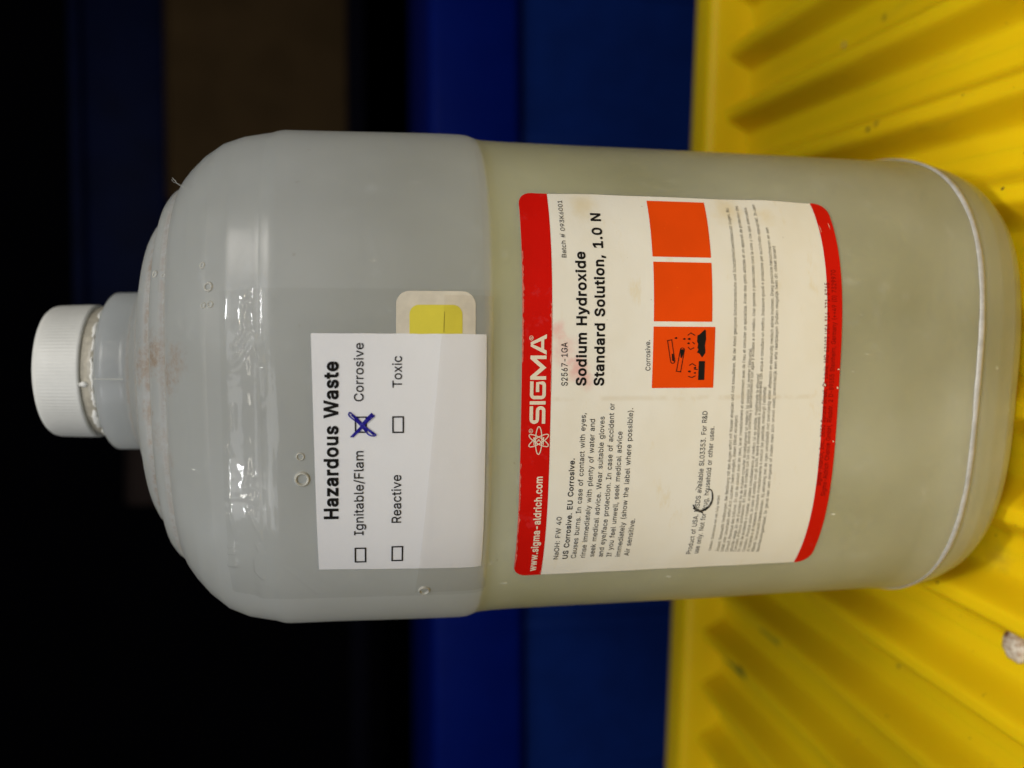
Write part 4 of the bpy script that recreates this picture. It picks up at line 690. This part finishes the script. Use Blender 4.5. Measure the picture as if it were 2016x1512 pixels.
# a scrawl of black marker over the small print
def sm(pts, n=8):
    out = []
    for i in range(len(pts) - 1):
        p0 = pts[max(i - 1, 0)]; p1 = pts[i]; p2 = pts[i + 1]; p3 = pts[min(i + 2, len(pts) - 1)]
        for k in range(n):
            t = k / n; out.append(tuple(.5 * (2 * p1[j] + (-p0[j] + p2[j]) * t + (2 * p0[j] - 5 * p1[j] + 4 * p2[j] - p3[j]) * t * t + (-p0[j] + 3 * p1[j] - 3 * p2[j] + p3[j]) * t ** 3) for j in (0, 1)))
    out.append(pts[-1]); return out
mk = stroke(sm([(-.0315, .11440), (-.0332, .1130), (-.0334, .1112), (-.0322, .1094), (-.0300, .1086), (-.0275, .1090), (-.0268, .1100)]), [.0003 + .0004 * sin(pi * min(1, i / 40)) for i in range(49)])
mk += stroke(sm([(-.0325, .1142), (-.0335, .1128), (-.0341, .1110)]), .00035)
mk += stroke(sm([(-.0270, .1140), (-.0262, .1136), (-.0256, .1130)]), .00014) 
put_poly('marker_scrawl', mk, 'marker', label, .00033)
# worn nicks in the red bands where the white shows
nk = []
for s, z, w, h in ((.0033, .0757, .0009, .0004), (.0024, .0716, .0007, .0005), (.0078, .0716, .0004, .0006), (.0490, .0765, .0022, .00012), (.0500, .0735, .0020, .00014), (-.0135, .0718, .0004, .0005)):
    nk.append([(s + w * .5 * cos(t) * (1 + .35 * noise.noise(Vector((t * 3, s * 999, 0)))), z + h * .5 * sin(t) + w * .12 * cos(t)) for t in [2 * pi * i / 10 for i in range(10)]])
def ragged(s0, s1, zc, w, seed, side=-1):        # an irregular rubbed strip along an edge
    n = int((s1 - s0) / .0004); out = []
    def hw(s): return max(0, w * (.55 + 1.1 * noise.noise(Vector((s * 420, seed, 0))) + .7 * noise.noise(Vector((s * 1300, seed, 3)))))
    for i in range(n):
        a, b = s0 + (s1 - s0) * i / n, s0 + (s1 - s0) * (i + 1) / n
        if hw(a) + hw(b) > .00004: out.append([(a, zc), (b, zc), (b, zc + side * (hw(b) + .00001)), (a, zc + side * (hw(a) + .00001))])
    return out
nk += ragged(.0100, .0400, .16555, .00055, 1) + ragged(-.0500, -.0180, .16552, .00050, 2) + ragged(.0020, .0260, .15742, .00035, 5, 1) + ragged(-.0530, -.0500, .15742, .0006, 6, 1)
MAT['rubbed_red'] = plain('rubbed_red_edge', (.66, .14, .11), .5, .15, 900)
tag(put_poly('worn_nick', nk[:6], 'cream', label, poff(.00016)), kind='stuff')
tag(put_poly('rubbed_edge', nk[6:], 'rubbed_red', label, poff(.00012)), kind='stuff')

# --- small cream sticker with a yellow field, half under the paper
def stk_lift(d): return lambda s, z: d
sticker = tag(sheet('small_sticker', .0020, .0283, .17835, .19900, .00018, 'sticker', bottle, (.0035, .0035, .0035, .0035), 40, 16, wp=False), 'small cream sticker with a yellow field, half hidden by the white paper')
sheet('yellow_field', .0040, .02475, .18184, .19560, .00024, 'yellow_sticker', sticker, (.0025, .0025, .0025, .0025), 40, 12, wp=False)
put_poly('pen_line', stroke([(.0230, .18650), (.0200, .18665), (.0177, .18670)], .00010), 'dirt', sticker, .0003)

# --- hazardous waste paper
def zl(s, z): return 0
def pedge(z):
    t = (z - .1755) / .045
    return (.0007 * t + .00010 * noise.noise(Vector((z * 300, 0, 0))), .0002 * t + .00010 * noise.noise(Vector((z * 200, 5, 0))))
def ptop(s, z):
    t = (z - .1755) / .0445; u = (s + .047) / .064
    return t * (-.0010 + .0010 * u) 
def plift(s, z): return .00036 + .00012 * noise.noise(Vector((s * 60, z * 60, 3)))
paper = tag(sheet('waste_notice', -.0476, .01725, .1755, .2204, plift, 'paper', bottle, ns=70, nz=40, wp=False, zl=ptop, sedge=pedge), 'white paper notice taped on, listing hazardous waste kinds with one box crossed')
PO = .00052
for w, s0, z0, s1, z1, ch, t in (('B', -31.43, 214.23, 10.28, 213.78, 3.57, 'Hazardous Waste'), ('R', -36.22, 207.64, -13.06, 207.50, 2.42, 'Ignitable/Flam'), ('R', -.05, 207.42, 14.99, 207.32, 2.37, 'Corrosive'),
                                 ('R', -32.82, 197.79, -19.56, 197.78, 2.47, 'Reactive'), ('R', 3.48, 197.60, 11.63, 197.59, 2.41, 'Toxic')):
    put_text(t, (.026 if w == 'B' else .004), s0 / 1e3, z0 / 1e3, s1 / 1e3, z1 / 1e3, ch / 1e3, 'ink', paper, PO)
for a, b, c, d in ((-44.69, -40.01, 206.94, 209.99), (-44.52, -39.78, 197.12, 200.23), (-8.28, -3.98, 206.57, 209.65), (-8.4, -3.99, 197.05, 200.08)):
    a, b, c, d = a / 1e3, b / 1e3, c / 1e3, d / 1e3; w = .00036
    put_poly('checkbox', [[(a, c), (b, c), (b, c + w), (a, c + w)], [(a, d - w), (b, d - w), (b, d), (a, d)], [(a, c + w), (a + w, c + w), (a + w, d - w), (a, d - w)], [(b - w, c + w), (b, c + w), (b, d - w), (b - w, d - w)]], 'ink', paper, PO)
def zp(x, y):                     # enlarged-view units of the crossed box to (s,z)
    return (-.00828 + (1403 - y) / 153 * .0043, .20965 - (x - 568) / 115 * .00308)
ix = []
for pts, w in (([(545, 1440), (600, 1385), (650, 1310), (700, 1255), (735, 1222)], .00050), ([(560, 1420), (615, 1370), (668, 1305), (712, 1262), (738, 1228)], .00042), ([(528, 1442), (575, 1395), (640, 1330), (690, 1270), (758, 1240)], .00034), ([(545, 1430), (600, 1390), (655, 1330)], .0005),
               ([(512, 1222), (525, 1214), (560, 1240), (600, 1275), (650, 1330), (700, 1370), (760, 1415), (766, 1425), (745, 1432), (700, 1420), (660, 1375), (625, 1335), (590, 1300), (540, 1265), (515, 1240), (512, 1222)], .00034),
               ([(540, 1232), (600, 1290), (650, 1335), (720, 1395), (750, 1420)], .00045), ([(590, 1275), (640, 1330), (690, 1385)], .0005), ([(755, 1245), (700, 1290), (655, 1330)], .0003)):
    ix += stroke(sm([zp(*p) for p in pts], 6), w)
for i, q in enumerate(ix): pass
# each pen stroke sits a hair above the one before it
inkV, inkF = [], []
for i, q in enumerate(ix):
    b = len(inkV)
    for s, z in q: inkV.append(surf(s, z, .00056 + i * .0000006))
    inkF.append((b, b + 1, b + 2, b + 3))
link('ink_cross', inkV, inkF, 'blue_ink', paper, smooth=False)
# --- clear tape
CREASES = [  # path in millimetres round and up the bottle, height, half width
 ([(24.5, 235.6), (20, 236.4), (18.5, 236), (14.7, 238.1), (14.2, 238.9)], .55, .75),
 ([(9.5, 239.6), (11.7, 237.6), (15.2, 235.4), (16.7, 234), (15.2, 233.1), (11.7, 232.5), (10.2, 232.2)], .60, .80),
 ([(28, 231.6), (19.5, 231.7), (11.2, 231.8), (2, 231.6)], .16, .40), ([(-28, 231.8), (-40, 231.8), (-52, 232.2)], .14, .40),
 ([(-20.4, 235.4), (-22, 235.8)], .7, .9), ([(-23.2, 237.4), (-22.7, 234.9), (-23.7, 232.7)], .30, .42), ([(-26, 242.2), (-25.9, 239.2), (-26, 235.4), (-25.2, 233.5)], .45, .9),
 ([(-28, 241.5), (-27.4, 238.5), (-28, 234.4)], -.3, .6),
 ([(-30.5, 236), (-35.7, 233.5), (-37.2, 233.4)], .42, .55), ([(-39.2, 234.5), (-41.2, 233.9), (-43.5, 235.4), (-47.2, 235.4), (-49.2, 233.5)], .40, .6),
 ([(-31, 241.4), (-38, 240.4)], .28, .5), ([(-41.2, 243.6), (-40.2, 240.5)], .4, .55), ([(-43.2, 243.9), (-42.5, 240.6)], .4, .5), ([(-49.5, 243.7), (-46.7, 242.9), (-46, 240.4)], .55, .9),
 ([(-1.5, 239.6), (-7, 239.6)], .3, .6), ([(-12.5, 241.2), (-14.5, 240.2)], .4, .5), ([(-44, 229.6), (-48.5, 225.2), (-55, 220.2)], .16, .45), ([(-44, 229.6), (-46, 225.2), (-52, 218)], -.10, .8)]
def seg_d(p, a, b):
    dx, dz = b[0] - a[0], b[1] - a[1]; t = max(0, min(1, ((p[0] - a[0]) * dx + (p[1] - a[1]) * dz) / (dx * dx + dz * dz + 1e-9)))
    return math.hypot(p[0] - a[0] - t * dx, p[1] - a[1] - t * dz)
def tape_off(s, z):
    p = (s * 1e3, z * 1e3); h = 0
    if p[1] > 214:
        for path, amp, w in CREASES:
            if min(q[0] for q in path) - 3 < p[0] < max(q[0] for q in path) + 3 and min(q[1] for q in path) - 3 < p[1] < max(q[1] for q in path) + 3:
                d = min(seg_d(p, path[i], path[i + 1]) for i in range(len(path) - 1)); h += amp * math.exp(-(d / w) ** 2)
    w = min(max((z - .2285) / .005, 0), 1)
    span = .0008 * math.exp(-((z - .2340) / .0020) ** 2)             # bridges the step of the shoulder
    wr = .00034 * noise.noise(Vector((s * 90, z * 90, 0))) + .00006 * noise.noise(Vector((s * 500, z * 420, 2)))
    e = .00004 * noise.noise(Vector((s * 120, z * 120, 8)))
    return max(.0006, .00080 + h * 1.25e-3 + w * wr + span + e)
def tedge(z):
    return (.00035 * noise.noise(Vector((z * 1500, 2, 0))), .00018 * (1 if int(z * 2400) % 2 else -1) * .6)
tape = tag(sheet('clear_tape', -.0575, .0288, .1742, .2425, tape_off, 'tape', bottle, ns=330, nz=260, wp=False, sedge=tedge), 'wide strip of clear tape, wrinkled along its top edge')

MAT['tape_warm'] = MAT['tape'].copy(); MAT['tape_warm'].name = 'aged_clear_tape'
for n_ in MAT['tape_warm'].node_tree.nodes:
    if n_.type == 'BSDF_TRANSPARENT': n_.inputs[0].default_value = (.99, .98, .965, 1)
tag(sheet('clear_tape', -.0560, .0272, .1738, .1868, .00092, 'tape_warm', bottle, ns=80, nz=20, wp=False, zl=lambda s, z: (z - .1738) / .0130 * (.0020 - s * .085)), 'narrow lower strip of clear tape across the paper')

# ------------------------------------------------------------------ spill tray
tray = tag(empty('spill_tray', (0, 0, 0), ROT), 'yellow plastic spill tray with a ribbed floor under the bottle', 'tray')
PER, DEP, YB, YF = .0349, .0135, .150, -.300
def hump(t):                                                                # t in periods, ridge at 0
    t = abs((t + .5) % 1 - .5); u = min(max((t - .045) / .275, 0), 1); u = u * u * (3 - 2 * u)
    return -DEP * (u * .96 + .04 * min(t / .5, 1) ** 2)
def rib_mesh():
    V, F = [], []; nx, ny = 32, 12
    for j in range(ny + 1):
        y = YF + (YB - YF) * j / ny
        for i in range(nx + 1): t = i / nx - .5; V.append((t * PER, y, hump(t)))
    n = nx + 1
    for j in range(ny):
        for i in range(nx): F.append((j * n + i, j * n + i + 1, (j + 1) * n + i + 1, (j + 1) * n + i))
    return V, F
V, F = rib_mesh(); rib0 = None
X0 = .168
for i in range(-1, 14):
    if rib0 is None:
        rib0 = link('rib', V, F, 'tray', tray); o = rib0
    else:
        o = rib0.copy(); C.objects.link(o); o.parent = tray
    o.location = (X0 - PER * i, 0, 0)
xl, xr = X0 - PER * 13.5, X0 + PER * 1.5
# back wall that follows the ribs, rounding over into the rim
def back_wall():
    V, F = [], []; nx = 60
    lv = [(-.0010, -.030), (-.0006, -.016), (.0002, -.013), (.0012, -.004), (.0022, .004), (.0030, .0078), (.0044, .0100), (.0062, .0108), (.0090, .0110), (.0200, .0108), (.0262, .0104), (.0285, .0090), (.0297, .0060), (.0300, 0), (.0305, -.03)]
    for i in range(nx + 1):
        x = xr - (xr - xl) * i / nx
        for dy, z in lv: V.append((x, YB - .002 + dy, z))
    n = len(lv)
    for i in range(nx):
        for j in range(n - 1): F.append((i * n + j, (i + 1) * n + j, (i + 1) * n + j + 1, i * n + j + 1))
    return V, F
V, F = back_wall(); link('rim', V, F, 'tray', tray)
# side and front rims outside the picture, so that the tray is whole
for (sx, sy, lx, ly) in ((.02, YB - YF + .06, xl - .0085, (YB + YF) / 2), (.02, YB - YF + .06, xr + .0085, (YB + YF) / 2), (xr - xl + .04, .02, (xl + xr) / 2, YF - .009)):
    o = bevel_box('rim', sx, sy, .052, 'tray', (lx, ly, -.0165), .006, tray)

# stone chip and specks lying on the ribs
def local(x, y, z): return (x * cos(ROT) - y * sin(ROT), x * sin(ROT) + y * cos(ROT), z)
bm = bmesh.new(); bmesh.ops.create_icosphere(bm, subdivisions=4, radius=1)
for v in bm.verts:
    c = v.co; f = 1 + .16 * noise.noise(c * 1.6 + Vector((3, 1, 2))) + .09 * noise.noise(c * 4) + .03 * noise.noise(c * 11); v.co = Vector((c.x * .0058 * f, c.y * .0046 * f, c.z * .0030 * f))
me = bpy.data.meshes.new('stone_chip'); bm.to_mesh(me); bm.free()
def chip_mat():
    m, nt, p = mat('pale_stone'); vec, x, y, z = obj_xyz(nt)
    a = mix(nt, ramp(nt, noise_(nt, 330, 5, .7, vec), .38, .62), (.60, .57, .52), (.36, .27, .20))
    a = mix(nt, stain(nt, vec, (.0040, .0012, .0022), .0, .0028, 300, 1.), a, (.12, .03, .012))
    nt.links.new(a, p.inputs['Base Color']); p.inputs['Roughness'].default_value = .22; bump(nt, noise_(nt, 600, 4, .7, vec), .8, .0008, p.inputs['Normal']); return m
me.materials.append(chip_mat()); me.polygons.foreach_set('use_smooth', [True] * len(me.polygons))
o = bpy.data.objects.new('stone_chip', me); C.objects.link(o)
lx, ly = -.0884, -.0672; o.location = local(lx, ly, hump((lx - X0) / PER) + .0020); o.rotation_euler = (0, 0, .15)
tag(o, 'pale stone chip lying in the yellow tray left of the bottle', 'stone')
V, F = [], []
def speck(x, y, r):
    z = hump((x - X0) / PER); b = len(V); n = 7
    c = local(x, y, z)
    for i in range(n):
        a = 2 * pi * i / n; q = r * random.uniform(.6, 1.3); V.append((c[0] + q * cos(a), c[1] + q * sin(a), hump(((x + q * cos(a)) - X0) / PER) + .0001))
    V.append((c[0], c[1], z + r * .8)); 
    for i in range(n): F.append((b + i, b + (i + 1) % n, b + n))
for x, y, r in ((-.1250, -.0089, .0007), (-.1214, -.0577, .0005), (-.1174, -.0664, .0009), (-.0752, -.0423, .0006), (.0652, -.0568, .0006), (.0784, -.0506, .0005), (.0660, -.0441, .0004), (.1000, -.0356, .0004), (.1721, .1286, .0009), (.0985, .0168, .0009)): speck(x, y, r)
for i in range(70): speck(random.uniform(-.16, .14), random.uniform(-.09, .06), random.uniform(.00012, .00032))
tag(link('dirt_specks', V, F, 'dirt', None, False), 'dark dirt specks scattered over the yellow tray ribs', 'dirt', None, 'stuff')

# ------------------------------------------------------------------ what stands behind
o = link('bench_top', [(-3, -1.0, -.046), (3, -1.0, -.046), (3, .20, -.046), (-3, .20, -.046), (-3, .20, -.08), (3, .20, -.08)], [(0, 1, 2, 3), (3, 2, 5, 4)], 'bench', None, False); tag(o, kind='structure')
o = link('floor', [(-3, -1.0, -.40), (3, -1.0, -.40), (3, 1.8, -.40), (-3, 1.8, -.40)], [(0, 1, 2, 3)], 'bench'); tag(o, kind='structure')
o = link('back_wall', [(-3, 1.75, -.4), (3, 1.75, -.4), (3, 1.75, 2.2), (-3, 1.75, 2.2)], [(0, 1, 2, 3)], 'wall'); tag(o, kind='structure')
# blue storage bin
bn = tag(empty('blue_bin', (.05, .50, -.400), -.016), 'long blue plastic storage bin standing behind the yellow tray', 'bin')
bw, bh, bd = 1.5, .450, .30
V, F = [], []
def bin_body():
    bm = bmesh.new(); bmesh.ops.create_cube(bm, size=1); bmesh.ops.scale(bm, vec=(bw, bd, bh), verts=bm.verts)
    for v in bm.verts:
        v.co.z += bh / 2
        if v.co.z > .01: v.co.x *= 1.01; v.co.y *= 1.05
    bmesh.ops.bevel(bm, geom=[e for e in bm.edges if abs(e.verts[0].co.z - e.verts[1].co.z) > .02], offset=.02, segments=4, affect='EDGES')
    return bm
bm = bin_body(); me = bpy.data.meshes.new('bin_body'); bm.to_mesh(me); bm.free(); me.materials.append(MAT['blue'])
o = bpy.data.objects.new('bin_body', me); C.objects.link(o); o.parent = bn; o.location = (0, bd / 2, 0)
bevel_box('bin_lip', bw + .04, bd + .04, .092, 'blue_lip', (0, bd / 2 - .002, bh + .0455), .008, bn)
for x in (-.62, -.46, -.30, -.14, .02, .20, .36, .52, .68): bevel_box('bin_rib', .012, .010, bh - .004, 'blue', (x, -.004, bh / 2), .003, bn)
# shelf, carton and crate far behind, hardly lit
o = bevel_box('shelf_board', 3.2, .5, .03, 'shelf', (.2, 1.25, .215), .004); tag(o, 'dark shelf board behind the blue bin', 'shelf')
def carton(name, loc, sx, sy, sz, m, label, cat, rz=0):
    t = tag(empty(name, loc, rz), label, cat); bevel_box('box_wall', sx, sy, sz, m, (0, 0, sz / 2), .004, t)
    for s in (-1, 1): bevel_box('flap', sx * .98, sy * .48, .004, m, (0, s * sy * .25, sz + .0035), .001, t)
    return t
carton('cardboard_box', (.62, 1.20, .2305), .62, .30, .285, 'card', 'brown cardboard box on the dark shelf right of the bottle', 'box', -.05)
carton('low_carton', (-.02, 1.22, .2305), .36, .22, .36, 'card2', 'dull dark carton on the shelf behind the bottle neck', 'box', .04)
c2 = tag(empty('navy_crate', (.46, 1.22, .5235), -.05), 'navy plastic crate stacked on the brown cardboard box', 'crate')
bevel_box('crate_wall', .86, .28, .13, 'navy', (0, 0, .065), .01, c2); bevel_box('crate_rim', .88, .30, .018, 'navy', (0, 0, .136), .004, c2)
